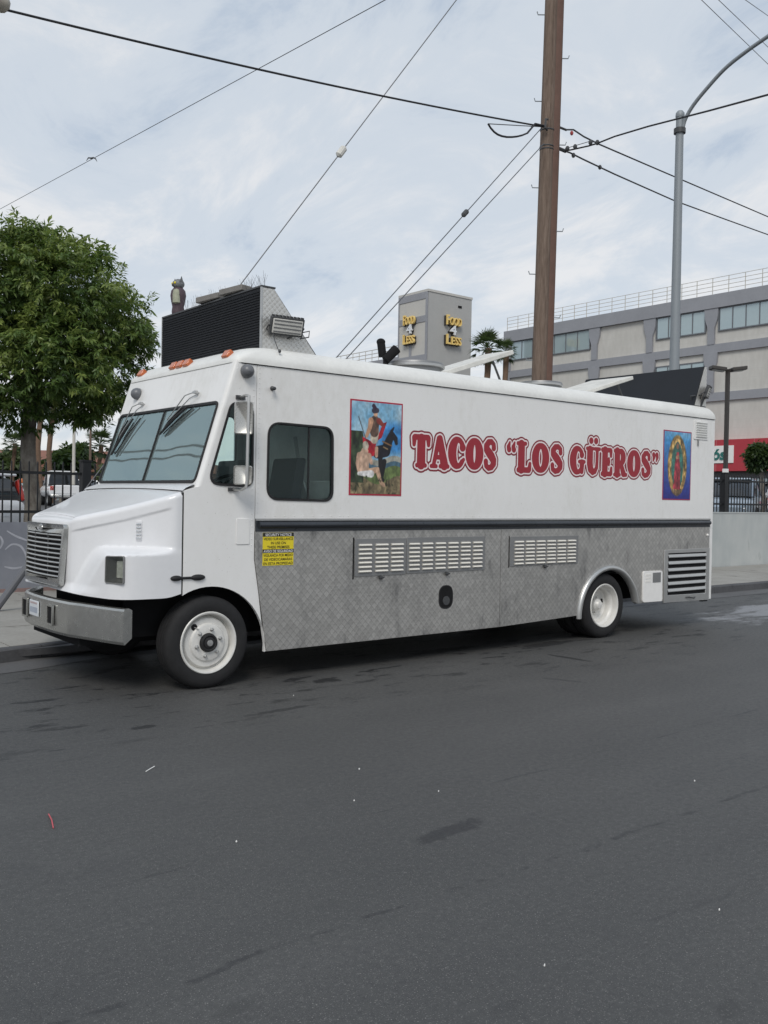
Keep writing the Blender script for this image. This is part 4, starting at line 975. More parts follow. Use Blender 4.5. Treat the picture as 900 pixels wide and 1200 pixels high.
def rider_art(u, v):
    a = Art(u, v, 1.45)
    n = fbm(u, v, 4, 4, 11)[..., None]
    skyc = np.array([96, 160, 200])/255*(1-n)+np.array([205, 220, 226])/255*n; a.i = skyc
    a.put(1-np.clip((np.hypot((u-.85)/.5, (v-.62)/.25)-.5)/.4, 0, 1), (60, 130, 190), .3)
    h = .36+.03*np.sin(u*9); a.put((v < h+.04)*1., (150, 150, 140), .3, 5); a.put((v < h-.02)*1., (78, 110, 128), .3, 6); a.put((v < h-.07)*1., (96, 112, 66), .5, 7)
    a.put((v < .16+.05*np.sin(u*7+1))*1., (132, 118, 90), .6, 8)
    a.put(((u < .18+.12*fbm(u, v, 6, 3, 4)) & (v < .68) & (v > .12))*1., (52, 66, 46), .9, 9)
    a.stroke([(.66, .36, .045), (.62, .18, .025), (.64, .155, .03)], (24, 22, 26)); a.stroke([(.58, .40, .045), (.585, .20, .026), (.57, .16, .03)], (30, 27, 30))
    a.stroke([(.52, .46, .10), (.68, .48, .10), (.74, .58, .075), (.80, .66, .06), (.88, .62, .045), (.90, .57, .03)], (26, 25, 33), .5)
    a.stroke([(.80, .70, .03), (.84, .74, .012)], (26, 24, 30)); a.stroke([(.62, .58, .012), (.80, .54, .012)], (150, 110, 70)); a.stroke([(.64, .52, .010), (.72, .50, .012)], (170, 140, 100))
    a.poly([(.22, .62), (.45, .56), (.60, .62), (.70, .80), (.62, .78), (.50, .60), (.46, .42), (.36, .40), (.24, .52)], (170, 26, 44), .5)
    a.stroke([(.45, .60, .075), (.46, .68, .085)], (205, 192, 172), .3); a.stroke([(.45, .68, .085), (.46, .80, .085)], (96, 74, 62), .6)
    a.stroke([(.38, .80, .05), (.36, .72, .04), (.30, .63, .03)], (196, 150, 120)); a.stroke([(.54, .80, .05), (.62, .76, .03)], (150, 60, 50))
    a.stroke([(.47, .875, .042), (.47, .88, .042)], (205, 160, 130), .1); a.stroke([(.44, .91, .045), (.50, .915, .04)], (58, 54, 70)); a.stroke([(.43, .96, .035), (.46, .94, .03)], (50, 30, 50))
    a.stroke([(.14, .83, .006), (.28, .60, .006)], (60, 50, 50), 0)
    a.stroke([(.50, .50, .035), (.50, .42, .03)], (206, 165, 140))
    a.stroke([(.27, .25, .085), (.25, .40, .105), (.27, .46, .07)], (206, 172, 148), .3); a.stroke([(.28, .535, .055), (.285, .52, .06)], (196, 186, 168), .4)
    a.stroke([(.16, .42, .045), (.13, .33, .035), (.16, .25, .03)], (200, 164, 140)); a.stroke([(.36, .42, .04), (.40, .34, .03)], (200, 164, 140))
    a.stroke([(.36, .24, .055), (.52, .27, .045), (.60, .13, .03), (.66, .10, .03)], (204, 166, 138), .3); a.stroke([(.16, .22, .03), (.40, .22, .06)], (226, 224, 222), .2)
    a.put((np.clip(fbm(u, v, 18, 3, 21)-.52, 0, 1)*6)*(v < .2), (52, 54, 36)); return np.clip(a.i*(.8+.4*fbm(u, v, 26, 2, 31)[..., None]), 0, 1)
def robe_art(u, v):
    a = Art(u, v, 1.45)
    t = np.clip(v*1.1, 0, 1)[..., None]; a.i = np.array([38, 40, 128])/255*(1-t)+np.array([70, 150, 205])/255*t
    a.put(np.clip((v-.86)*6, 0, 1)*fbm(u, v, 5, 3, 2), (205, 226, 236))
    ov = np.hypot((u-.5)/.37, (v-.50)/.47)
    a.put(np.clip((1.0-ov)*14, 0, 1), (150, 118, 66), .8, 4); a.put(np.clip((.9-ov)*14, 0, 1), (184, 150, 92), .9, 5)
    a.put(np.clip((.70-np.hypot((u-.5)/.34, (v-.50)/.5))*14, 0, 1), (70, 112, 100), .6, 6)
    a.poly([(.42, .70), (.56, .70), (.62, .40), (.64, .14), (.34, .14), (.40, .42)], (158, 54, 66), .6, 7)
    a.poly([(.56, .80), (.68, .62), (.70, .30), (.62, .16), (.62, .45), (.55, .68)], (54, 116, 104), .6, 8); a.poly([(.44, .80), (.34, .62), (.32, .34), (.38, .22), (.39, .48), (.46, .68)], (58, 118, 106), .6, 9)
    a.stroke([(.5, .78, .07), (.5, .80, .075)], (60, 96, 92)); a.stroke([(.50, .775, .048), (.50, .80, .045)], (150, 108, 84), .2); a.stroke([(.48, .62, .04), (.52, .63, .04)], (178, 130, 104), .2)
    a.stroke([(.36, .12, .05), (.5, .085, .055), (.64, .12, .05)], (120, 96, 70), .8); return np.clip(a.i*(.8+.4*fbm(u, v, 24, 2, 33)[..., None]), 0, 1)
p1 = picture('painted_panel', 1.49, 2.155, 1.725, 2.665, rider_art, (168, 40, 62)); p1['label'] = 'picture of a rider in a red cloak on a dark horse'
p2 = picture('painted_panel', 6.66, 7.305, 1.745, 2.675, robe_art, (150, 44, 84)); p2['label'] = 'picture of a robed figure in a golden oval on blue'
# ---- yellow security notice
sx0, sx1, sz0_, sz1_ = .522, .855, 1.065, 1.366
st = MB().prism(FS, .0105, .007, [(sx0, sz0_), (sx1, sz0_), (sx1, sz1_), (sx0, sz1_)]).build('security_notice', 'yellow', T, smooth=0)
rowsT = ['SECURITY NOTICE', 'VIDEO SURVEILLANCE', 'IN USE ON', 'THESE PREMISES', 'AVISO DE SEGURIDAD', 'VIGILANCIA POR MEDIO', 'DE VIDEOCAMARAS', 'EN ESTA PROPIEDAD']
rh = (sz1_-sz0_)/8
for i, s_ in enumerate(rowsT):
    zb_ = sz1_-(i+1)*rh; head = i in (0, 4)
    if head: MB().prism(FS, .0118, .0104, [(sx0, zb_+.002), (sx1, zb_+.002), (sx1, zb_+rh-.001), (sx0, zb_+rh-.001)]).build('print_band', 'ink', st, smooth=0)
    vs, fs = text_polys(s_, .034, align='CENTER', bold=.0004); wmax = max(abs(v[0]) for v in vs)*2; k = min(1.0, .318/wmax)
    g = MB(); g.add([((sx0+sx1)/2+v[0]*k, -.0124, zb_+.007+v[1]) for v in vs], fs); g.build('print_line', 'paper' if head else 'ink', st, smooth=0)

# ================================================================== WALLS AND FENCES
def paint_wall(name, a, b, c, seed):
    q = NT(name); oc = q.map((1, 1, 1), loc=(seed, seed*.7, 0))
    n = q.noise(.55, 4, .55, oc); n2 = q.noise(3.5, 5, .6, q.map((1, 1, .45), loc=(seed, 0, 0))); n3 = q.noise(40, 4, .6, oc)
    cc = q.ramp(q.math('ADD', q.math('MULTIPLY', n, .65), q.math('MULTIPLY', n2, .35)), [(.38, a), (.5, b), (.6, c)])
    cc = q.mix(q.math('MULTIPLY', q.smooth(n2, .60, .74), .45), cc, tuple(x*.62 for x in a))
    q.set(col=cc, rough=.8, spec=.3); q.bump(n3, .35, .006); return q.m
MT['wall_r'] = paint_wall('painted_wall_pale', (.37, .395, .395), (.42, .44, .435), (.46, .475, .465), 3)
MT['wall_l'] = paint_wall('painted_wall_bluegrey', (.165, .175, .205), (.20, .21, .24), (.245, .255, .285), 11)
MT['iron'] = pm('black_iron', (.012, .013, .015), .5, .2, .2, 20)
YL, YR, XJ = 7.42, 5.34, 2.1
wr = thing('boundary_wall', 'pale blue-grey painted low wall along the sidewalk behind the truck tail', 'wall')
MB().box(XJ, 60, YR, YR+.2, -.02, 1.47).build('wall_face', 'wall_r', wr)
MB().box(XJ-.01, 60, YR-.012, YR+.212, 1.47, 1.50).build('coping', 'wall_r', wr)
wl_ = thing('boundary_wall', 'blue-grey painted low wall with faded graffiti beside the truck nose', 'wall')
MB().box(-14, XJ+.2, YL, YL+.2, -.02, 1.22).build('wall_face', 'wall_l', wl_)
MB().box(XJ, XJ+.2, YR+.2, YL, -.02, 1.22).build('return_wall', 'wall_l', wl_)
MB().box(-14, XJ+.2, YL-.004, YL, .14, .20).build('wall_foot', pm('wall_foot_stain', (.25, .17, .16), .9, 0, .3, 6), wl_)
MT['graf'] = pm('faded_white_marking', (.36, .37, .41), .8, 0, .25, 8)
def ribbon(pts, w, par):
    ps = [cr([list(p) for p in pts], t) for t in np.linspace(0, len(pts)-1, 26)]; rows = []
    for i, p in enumerate(ps):
        d = ps[min(i+1, 25)]-ps[max(i-1, 0)]; n = np.array([-d[1], d[0]]); n = n/(np.linalg.norm(n)+1e-9)*w*(.5+.5*math.sin(math.pi*i/25))
        rows.append([(p[0]+n[0], YL-.003, p[1]+n[1]), (p[0]-n[0], YL-.003, p[1]-n[1])])
    MB().grid(rows).build('paint_mark', 'graf', par, smooth=0)
def wpt(x, y): p = on_y(x, y, YL); return (p.x, p.z)
for k_, pts in enumerate(([(0, 628), (3, 635), (0, 643)], [(8, 622), (18, 628), (28, 632), (33, 634)], [(6, 644), (14, 638), (24, 640), (30, 650), (31, 662)], [(5, 664), (16, 666), (28, 664)])):
    ribbon([wpt(*p) for p in pts], .016, wl_)
def fence(name, label, x0, x1, y, zb, posts, par_h):
    f = thing(name, label, 'fence', ((x0+x1)/2, y, zb))
    h0, h1, ht = par_h
    for z in (h0, h1):
        MB().box(x0, x1, y-.022, y+.022, z-.022, z+.022).build('rail', 'iron', f)
    pm_ = MB().box(-.010, .010, -.010, .010, 0, ht-zb-.03); pm_.add([(-.010, -.010, ht-zb-.03), (.010, -.010, ht-zb-.03), (.010, .010, ht-zb-.03), (-.010, .010, ht-zb-.03), (0, 0, ht-zb)], [(0, 1, 4), (1, 2, 4), (2, 3, 4), (3, 0, 4)])
    me = pm_.mesh('picket', 'iron', smooth=0)
    n = int((x1-x0)/.1325)
    for i in range(n):
        x = x0+.06+i*.1325
        if any(abs(x-p) < .12 for p in posts): continue
        inst(me, 'picket', (x, y, zb-.01 if zb < h0 else zb), f)
    for p in posts:
        o = MB().box(p-.075, p+.075, y-.075, y+.075, zb-.01, ht+.0).build('post', 'iron', f, bevel=.01)
        MB().obox((p, y, ht+.015), (.085, 0, 0), (0, .085, 0), (0, 0, .015)).build('post_cap', 'iron', o)
    return f
fence('iron_fence', 'black iron picket fence on the graffitied wall in front of the trunk', -4.8, 2.2, YL+.1, 1.215, [-3.3, -.9, 1.72], (1.385, 2.0, 2.2))
fence('iron_fence', 'black iron picket fence on the pale wall behind the truck tail', 13.5, 26, YR+.1, 1.495, [14.8, 17.19, 19.6, 22, 24.4], (1.70, 2.29, 2.46))

# ================================================================== POLES AND CABLES
MT['wood'] = None
q = NT('weathered_pole'); n = q.noise(3, 6, .65, q.map((9, 9, .5))); n2 = q.noise(22, 5, .7, q.map((3, 3, .25)))
q.set(col=q.ramp(q.math('ADD', q.math('MULTIPLY', n, .5), q.math('MULTIPLY', n2, .5)), [(.34, (.080, .054, .040)), (.5, (.155, .112, .086)), (.66, (.225, .17, .135))]), rough=.9); q.bump(n2, .7, .012); MT['wood'] = q.m
MT['guard'] = pm('brown_conduit', (.135, .075, .055), .7, 0, .2, 5, .1, 30)
MT['galv'] = pm('galvanised', (.25, .275, .295), .55, .2, .06, 2)
MT['cable'] = pm('cable_black', (.02, .02, .023), .6, 0, .1, 5)
MT['wire'] = pm('wire_grey', (.10, .105, .115), .5, .3, .1, 5)
PX0, PY0 = 7.70, 3.2
def pole_at(z): return V(PX0+z*.0185, PY0, z)
up_ = thing('utility_pole', 'tall weathered wooden utility pole with climbing steps rising behind the truck', 'utility pole', (PX0, PY0, .14))
MB().tube([pole_at(z) for z in (.05, 3, 6, 9, 12.2)], [.135, .128, .12, .112, .105], 14).build('pole_shaft', 'wood', up_, smooth=60)
gdv = V(.78, -.62, 0)
g = MB(); prof = [(.06, -.08), (.19, -.075), (.225, -.04), (.225, .04), (.19, .075), (.06, .08)]; rows = []
for z in (.14, 3, 6, 9, 11.6):
    c = pole_at(z); dv = V(.90, -.44, 0).normalized(); sv_ = V(-dv.y, dv.x, 0); sc = 1-z*.008
    rows.append([c+dv*a*sc+sv_*b for a, b in prof+prof[:1]])
g.grid(rows); g.build('conduit_guard', 'guard', up_, smooth=50)
for k in range(12):
    z = 2.6+k*.72; sgn = 1 if k % 2 else -1; c = pole_at(z); d = gdv*sgn
    b0 = c+d*(.10 if sgn < 0 else .19); MB().tube([b0, b0+d*.12, b0+d*.135+V(0, 0, .05)], .009, 6).build('climbing_step', 'galv', up_)
for z in (7.87, 7.60, 7.55):
    c = pole_at(z); MB().lathe([(.118, -.012), (.124, 0), (.118, .012)], c, (0, 0, 1), 16).build('pole_band', 'darkgrey', up_)
c = pole_at(7.92); MB().tube([c+V(-.13, -.12, .07), c+V(-.2, -.14, .05), c+V(-.2, -.13, -.09), c+V(-.12, -.1, -.1)], .018).build('cable_hook', 'darkgrey', up_)
c = pole_at(7.6); MB().tube([c+V(.1, -.1, 0), c+V(.34, -.12, -.02)], .03).build('cable_clamp', 'darkgrey', up_); c = pole_at(7.95); MB().tube([c+V(.1, -.1, 0), c+V(.36, -.1, .0)], .02).build('cable_clamp', 'darkgrey', up_)
# cross arm above the picture
ca = MB().beam(pole_at(11.6)+V(0, -1.1, 0), pole_at(11.6)+V(0, 1.1, 0), .1, .12).build('cross_arm', 'wood', up_)
def sagline(a, b, sag, n=28):
    a, b = Vector(a), Vector(b); return [a.lerp(b, i/n)-V(0, 0, sag*4*(i/n)*(1-i/n)) for i in range(n+1)]
def cable(name, label, pts, r, mat='cable', n=6, cat='cable', group=None):
    t = thing(name, label, cat, pts[0], group); MB().tube(pts, r, n).build('strand', mat, t); return t
# thick cable to the next pole down the street, passing (300,82) and (8,12) in the photograph
pA = pole_at(7.87)+V(-.16, -.08, 0)
a1, a2 = on_y(300, 82, PY0), on_y(8, 12, PY0)
def para(x):
    xs_, zs_ = (pA.x, a1.x, a2.x), (pA.z, a1.z, a2.z); z = 0
    for i in range(3):
        w = zs_[i]
        for j in range(3):
            if j != i: w *= (x-xs_[j])/(xs_[i]-xs_[j])
        z += w
    return z
zmin_x = a2.x
pts = [V(x, PY0-.08*(1-abs(x-pA.x)/9) if abs(x-pA.x) < 9 else PY0, para(x)) for x in np.linspace(pA.x-.3, a2.x-.9, 22)]
ex = pts[-1]; far = V(-34, PY0, 8.0)
pts += [ex.lerp(far, t)-V(0, 0, .9*4*t*(1-t)*.55) for t in np.linspace(.08, 1, 14)]
cb1 = cable('overhead_cable', 'thick black cable sagging along the street from the wooden pole', [pA]+pts, .0135)
lp = [pA+V(-.05, -.02, 0), pA+V(-.25, -.02, -.02)]+[on_y(*p_, PY0-.1) for p_ in ((618, 156), (612, 158.5), (606, 160), (600, 160.6), (594, 160.6), (588, 159.5), (583, 157.5), (579, 154.5), (575, 150), (572, 145))]
MB().tube(lp, .016, 6).build('drip_loop', 'cable', cb1)
MB().tube([pA, on_y(572, 145, PY0-.05)], .008, 5).build('messenger_wire', 'wire', cb1)
# splice case hanging on that cable at the picture's corner
p0 = on_y(9, 12, PY0); dirc = (pts[24]-p0).normalized()
g = MB(); ax = V(-.86, 0, .40).normalized()
g.lathe([(.004, -.02), (.06, .0), (.085, .03), (.095, .08), (.095, .5), (.07, .55), (.004, .57)], p0+V(0, 0, .02), ax, 18)
g.build('splice_case', pm('beige_splice', (.36, .33, .28), .5, 0, .2, 6), cb1)
# lines leaving to the right
pB = pole_at(7.95)+V(.34, -.10, .0); pC = pole_at(7.60)+V(.32, -.12, -.02)
def through(p, q, px, D):     # extend a line from p to where pixel px lies at depth D
    return at_depth(*px, D)
e1 = at_depth(900, 253, 26); e1b = at_depth(760, 190, 18.3)
dir1 = (e1-pB); c1 = cable('overhead_cable', 'upper service cable leaving the wooden pole past the street lamp', [pB]+[at_depth(x, y, D) for x, y, D in ((672, 152, 15.7), (684, 160, 16.2), (702, 169, 16.8), (760, 194, 19.2), (830, 224, 22), (900, 254, 25), (1000, 292, 29), (1150, 345, 34))], .014)
c2 = cable('overhead_cable', 'lower service cable leaving the wooden pole past the street lamp', [pC]+[at_depth(x, y, D) for x, y, D in ((668, 179, 15.7), (684, 187, 16.2), (720, 204, 17.6), (790, 235, 20.4), (850, 257, 23), (900, 275, 25), (1000, 308, 29), (1150, 358, 34))], .014)
jct = at_depth(700, 168, 15.0)
c3 = cable('overhead_cable', 'cable crossing in front of the street lamp towards the near side', [pC]+[at_depth(x, y, D) for x, y, D in ((672, 175, 15.2), (690, 171, 15.0), (700, 168, 14.8), (720, 160, 14.3), (760, 148, 13.5), (830, 130, 12.2), (900, 111, 11), (1000, 80, 9.6), (1150, 30, 7.8))], .0125)
for px, D in (((665, 174), 15.2), ((674, 172), 15.1), ((692, 167), 14.95), ((700, 167), 14.8), ((703, 196), 16.9), ((672, 182), 15.8)):
    MB().ell(at_depth(*px, D), (.035, .035, .045), 8, 5).build('cable_clip', 'darkgrey', c3)
MB().ell(at_depth(670, 156, 15.6), (.03, .03, .04), 8, 5).build('red_tag', pm('red_tag', (.35, .05, .05), .5), c1)
MB().tube([pC+V(0, 0, .04), at_depth(690, 166, 15.0), at_depth(700, 167, 14.8)], .006, 5).build('messenger_wire', 'wire', c3)
# guy wires down to the sidewalk on the left
def pole_hit(px, py):       # height on the pole that a pixel falls at
    lo, hi = .0, 30.
    for _ in range(50):
        m_ = (lo+hi)/2; d = pole_at(m_)-CAM; yy = 600-FPX*d.dot(up)/d.dot(fw)
        if yy > py: lo = m_
        else: hi = m_
    return pole_at(lo)
anc = on_z(-9, 717, .14); topg = pole_hit(652, -154)
def onseg(a, b, px):        # point of the 3D segment a-b at image column px
    lo, hi = 0., 1.
    f = lambda t: (lambda d: 450+FPX*d.dot(rt)/d.dot(fw))(a.lerp(b, t)-CAM)
    s = f(1) > f(0)
    for _ in range(50):
        m_ = (lo+hi)/2
        if (f(m_) < px) == s: lo = m_
        else: hi = m_
    return a.lerp(b, lo)
g1 = thing('guy_wire', 'long guy wire with grey guard tube anchored in the sidewalk by the truck nose', 'guy wire', anc)
MB().tube([anc, topg], .0085, 6).build('strand', 'wire', g1)
gd1 = onseg(anc, topg, 42); MB().tube([anc-V(0, 0, .03), gd1], .05, 10).build('guard_tube', pm('guard_grey', (.12, .125, .14), .5, 0, .1, 4), g1)
ip = onseg(anc, topg, 400); dv = (topg-anc).normalized(); MB().tube([ip-dv*.10, ip-dv*.07, ip+dv*.07, ip+dv*.10], [.02, .055, .055, .02], 10).build('insulator', 'dirtywhite', g1)
MB().tube([gd1-dv*.55+V(.03, 0, -.05), gd1-dv*.48+V(.05, 0, -.04)], .012, 6).build('guard_bolt', 'galv', g1)
for (px, py), (qx, qy), insul, lab in (((632, 150), (397, 415), 545, 'guy wire with small insulator running from the wooden pole down behind the truck'), ((632, 172), (410, 415), None, 'plain guy wire running from the wooden pole down behind the truck')):
    tp = pole_hit(px, py)+V(-.14, -.06, 0); lo = on_y(qx, qy, PY0-.05); dv = (lo-tp); k = (.14-tp.z)/dv.z; an = tp+dv*k
    gt = thing('guy_wire', lab, 'guy wire', an); MB().tube([an-V(0, 0, .02), tp], .0075, 6).build('strand', 'wire', gt)
    if insul:
        ip = onseg(an, tp, insul); d_ = (tp-an).normalized(); MB().tube([ip-d_*.08, ip-d_*.05, ip+d_*.05, ip+d_*.08], [.015, .04, .04, .015], 10).build('insulator', 'darkgrey', gt)
# thin line in the upper left, from the pole top across the sky
tz = pole_hit(655, -108); pl0 = at_depth(0, 245, 34.); 
tl = thing('overhead_wire', 'thin wire rising across the open sky with a scrap caught on it', 'wire', pl0)
ext = pl0+(pl0-tz)*.25; MB().tube([ext, tz], .009, 5).build('strand', 'wire', tl)
sp0 = onseg(ext, tz, 107); g = MB(); k = .022
sc_pts = [sp0+rt*a*k+up*b*k for a, b in ((-7, -2), (-4, 2.4), (0, 1.6), (3, 2.6), (6, 1), (8, -3))]
g.tube(sc_pts, [.006, .02, .03, .022, .02, .006], 6); g.build('caught_scrap', 'darkgrey', tl)
# wires at the upper right corner and high street wires seen reflected in the windshield
for (a, b, lab) in (((818, -4), (905, 80), 'left one of three parallel wires crossing beyond the street lamp arm'), ((838, -4), (905, 60), 'middle one of three parallel wires crossing beyond the street lamp arm'), ((868, -4), (905, 22), 'right one of three parallel wires crossing beyond the street lamp arm')):
    A, B = at_depth(*a, 24), at_depth(*b, 30); d = B-A; cable('overhead_wire', lab, [A-d*2.5, A, B, B+d*3], .0095, 'wire', cat='wire')
# street wires over the cross street by the car park
for z_, lab in ((7.62, 'upper of two sagging service wires crossing beyond the truck nose'), (7.30, 'lower of two sagging service wires crossing beyond the truck nose')):
    cable('overhead_wire', lab, sagline((-6, 3.3, z_), (-6, 62, z_+.1), .25), .03, 'cable', cat='wire')
for x_, y_ in ((-6, 3.2), (-6, 62)):
    wp_ = thing('wooden_pole', 'short wooden service pole standing %s' % ('on the sidewalk ahead of the truck nose' if y_ < 9 else 'far across the car park'), 'utility pole', (x_, y_, 0)); MB().tube([(x_, y_, -.02), (x_, y_, 9.2)], [.16, .12], 10).build('pole_shaft', 'wood', wp_)
# street lamp
lx, ly = 11.32, 3.0
sl_ = thing('street_lamp', 'grey metal street lamp pole with curved arm beside the wooden pole', 'street lamp', (lx, ly, .14))
MB().tube([(lx, ly, .12), (lx, ly, 4), (lx, ly, 9.0)], [.11, .095, .072], 16).build('lamp_pole', 'galv', sl_, smooth=60)
MB().box(lx-.17, lx+.17, ly-.17, ly+.17, .13, .18).build('base_plate', 'galv', sl_)
g = MB(); g.lathe([(.08, -.03), (.085, .0), (.08, .05), (.05, .09), (.001, .1)], (lx, ly, 9.0), (0, 0, 1), 14); g.build('pole_cap', 'galv', sl_)
arm = [V(lx, ly-.06, 8.72)]+[on_x(x, y, lx) for x, y in ((803, 140), (812, 124), (828, 104), (850, 80), (875, 60), (900, 42.5))]; d = (arm[-1]-arm[-2]).normalized(); arm += [arm[-1]+V(0, -.8, .22), arm[-1]+V(0, -1.7, .30)]
arm = [Vector(cr([list(a_) for a_ in arm], t)) for t in np.linspace(0, len(arm)-1, 40)]
MB().tube(arm, .035, 10).build('lamp_arm', 'galv', sl_, smooth=60)
g = MB(); c = arm[-1]; g.ell(c+V(0, -.30, .02), (.16, .40, .09)); g.build('lamp_head', 'galv', sl_)
MB().lathe([(.11, -.03), (.11, .06)], (lx, ly, 8.70), (0, 0, 1), 14).build('arm_collar', 'darkgrey', sl_)

# owl decoy on the sign box
ow = thing('owl_decoy', 'plastic owl decoy with grey head perched on the black sign box', 'decoy', (bx+.06, 2.02, sz1+.016))
oz = sz1+.014; ox, oy = bx+.06, 2.02
g = MB(); g.lathe([(.001, 0), (.075, .0), (.08, .04), (.072, .10), (.088, .17), (.098, .24), (.088, .30), (.06, .335), (.03, .345)], (ox, oy, oz), (0, 0, 1), 18); g.build('body', pm('owl_plum', (.07, .045, .055), .6, 0, .25, 20), ow)
g = MB(); g.lathe([(.001, 0), (.05, .02), (.05, .13), (.04, .18), (.001, .2)], (ox-.045, oy-.045, oz+.12), (0, 0, 1), 14); g.build('breast', pm('owl_breast', (.33, .34, .25), .6, 0, .3, 30), ow)
g = MB(); g.ell((ox, oy, oz+.385), (.075, .085, .065)); g.add([(ox-.03, oy-.085, oz+.40), (ox+.03, oy-.08, oz+.40), (ox, oy-.05, oz+.43), (ox-.005, oy-.095, oz+.475)], [(0, 1, 3), (1, 2, 3), (2, 0, 3), (0, 2, 1)])
g.add([(ox-.03, oy+.085, oz+.40), (ox+.03, oy+.08, oz+.40), (ox, oy+.05, oz+.43), (ox-.005, oy+.095, oz+.475)], [(0, 1, 3), (1, 2, 3), (2, 0, 3), (0, 2, 1)]); g.build('head', pm('owl_grey', (.16, .165, .17), .6, 0, .3, 30), ow)
for dy in (-.035, .035): MB().ell((ox-.065, oy+dy, oz+.39), (.012, .018, .018), 8, 6).build('eye', 'yellow', ow)
MB().ell((ox-.078, oy, oz+.365), (.014, .010, .02), 8, 6).build('beak', 'darkgrey', ow)
for ch in ow.children: ch.data.transform(Matrix.Diagonal((.86, .86, .86, 1)))

# ================================================================== PLANTS
def leafmat(name, a, b, c):
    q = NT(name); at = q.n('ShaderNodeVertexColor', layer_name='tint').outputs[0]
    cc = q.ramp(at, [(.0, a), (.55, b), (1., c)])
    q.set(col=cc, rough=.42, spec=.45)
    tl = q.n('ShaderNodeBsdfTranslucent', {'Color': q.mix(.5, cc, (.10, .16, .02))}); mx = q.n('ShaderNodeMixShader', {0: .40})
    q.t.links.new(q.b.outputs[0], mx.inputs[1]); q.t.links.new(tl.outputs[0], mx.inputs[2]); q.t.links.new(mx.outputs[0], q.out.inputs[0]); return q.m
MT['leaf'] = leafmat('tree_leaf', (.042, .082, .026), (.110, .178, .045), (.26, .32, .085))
MT['leafdark'] = leafmat('dark_leaf', (.014, .032, .014), (.03, .058, .02), (.06, .095, .03))
MT['leafpale'] = leafmat('pale_leaf', (.04, .065, .03), (.075, .105, .045), (.12, .15, .065))
MT['palm'] = leafmat('palm_leaf', (.022, .042, .022), (.05, .078, .035), (.11, .135, .06))
q = NT('bark'); n = q.noise(7, 6, .7, q.map((1, 1, .5))); q.set(col=q.ramp(n, [(.35, (.10, .085, .07)), (.5, (.185, .165, .14)), (.66, (.27, .25, .22))]), rough=.9); q.bump(n, .6, .02); MT['bark'] = q.m
MT['palmtrunk'] = pm('palm_trunk', (.15, .095, .062), .9, 0, .3, 6, .6, 25)
def leaves_mesh(name, P, D, N, Ls, Ws, tint, mat, off, parent, kind=None):
    # P base points, D directions, N normals: folded blade of four triangles each
    n = len(P); S = np.cross(D, N); S /= (np.linalg.norm(S, axis=1, keepdims=True)+1e-9)
    Ls, Ws = Ls[:, None], Ws[:, None]
    v0 = P; v1 = P+D*Ls*.45+S*Ws*.5+N*Ws*.14; v2 = P+D*Ls-N*Ls*.10; v3 = P+D*Ls*.45-S*Ws*.5+N*Ws*.14; v4 = P+D*Ls*.5
    vs = np.stack([v0, v1, v2, v3, v4], 1).reshape(-1, 3)-np.array(off)
    b = np.arange(n)[:, None]*5; fs = np.concatenate([b+np.array([0, 1, 4]), b+np.array([1, 2, 4]), b+np.array([2, 3, 4]), b+np.array([3, 0, 4])], 0)
    me = bpy.data.meshes.new(name); me.vertices.add(len(vs)); me.vertices.foreach_set('co', vs.astype(np.float32).ravel())
    me.loops.add(fs.size); me.loops.foreach_set('vertex_index', fs.astype(np.int32).ravel()); me.polygons.add(len(fs)); me.polygons.foreach_set('loop_start', np.arange(0, fs.size, 3, dtype=np.int32))
    me.update(calc_edges=True); at = me.color_attributes.new('tint', 'FLOAT_COLOR', 'POINT')
    t = np.repeat(tint, 5); at.data.foreach_set('color', np.stack([t, t, t, np.ones_like(t)], 1).astype(np.float32).ravel())
    me.materials.append(MT[mat]); o = bpy.data.objects.new(name, me); COL.objects.link(o)
    if parent: o.parent = parent
    if kind: o['kind'] = kind
    return o
def unit(a): return a/(np.linalg.norm(a, axis=-1, keepdims=True)+1e-9)
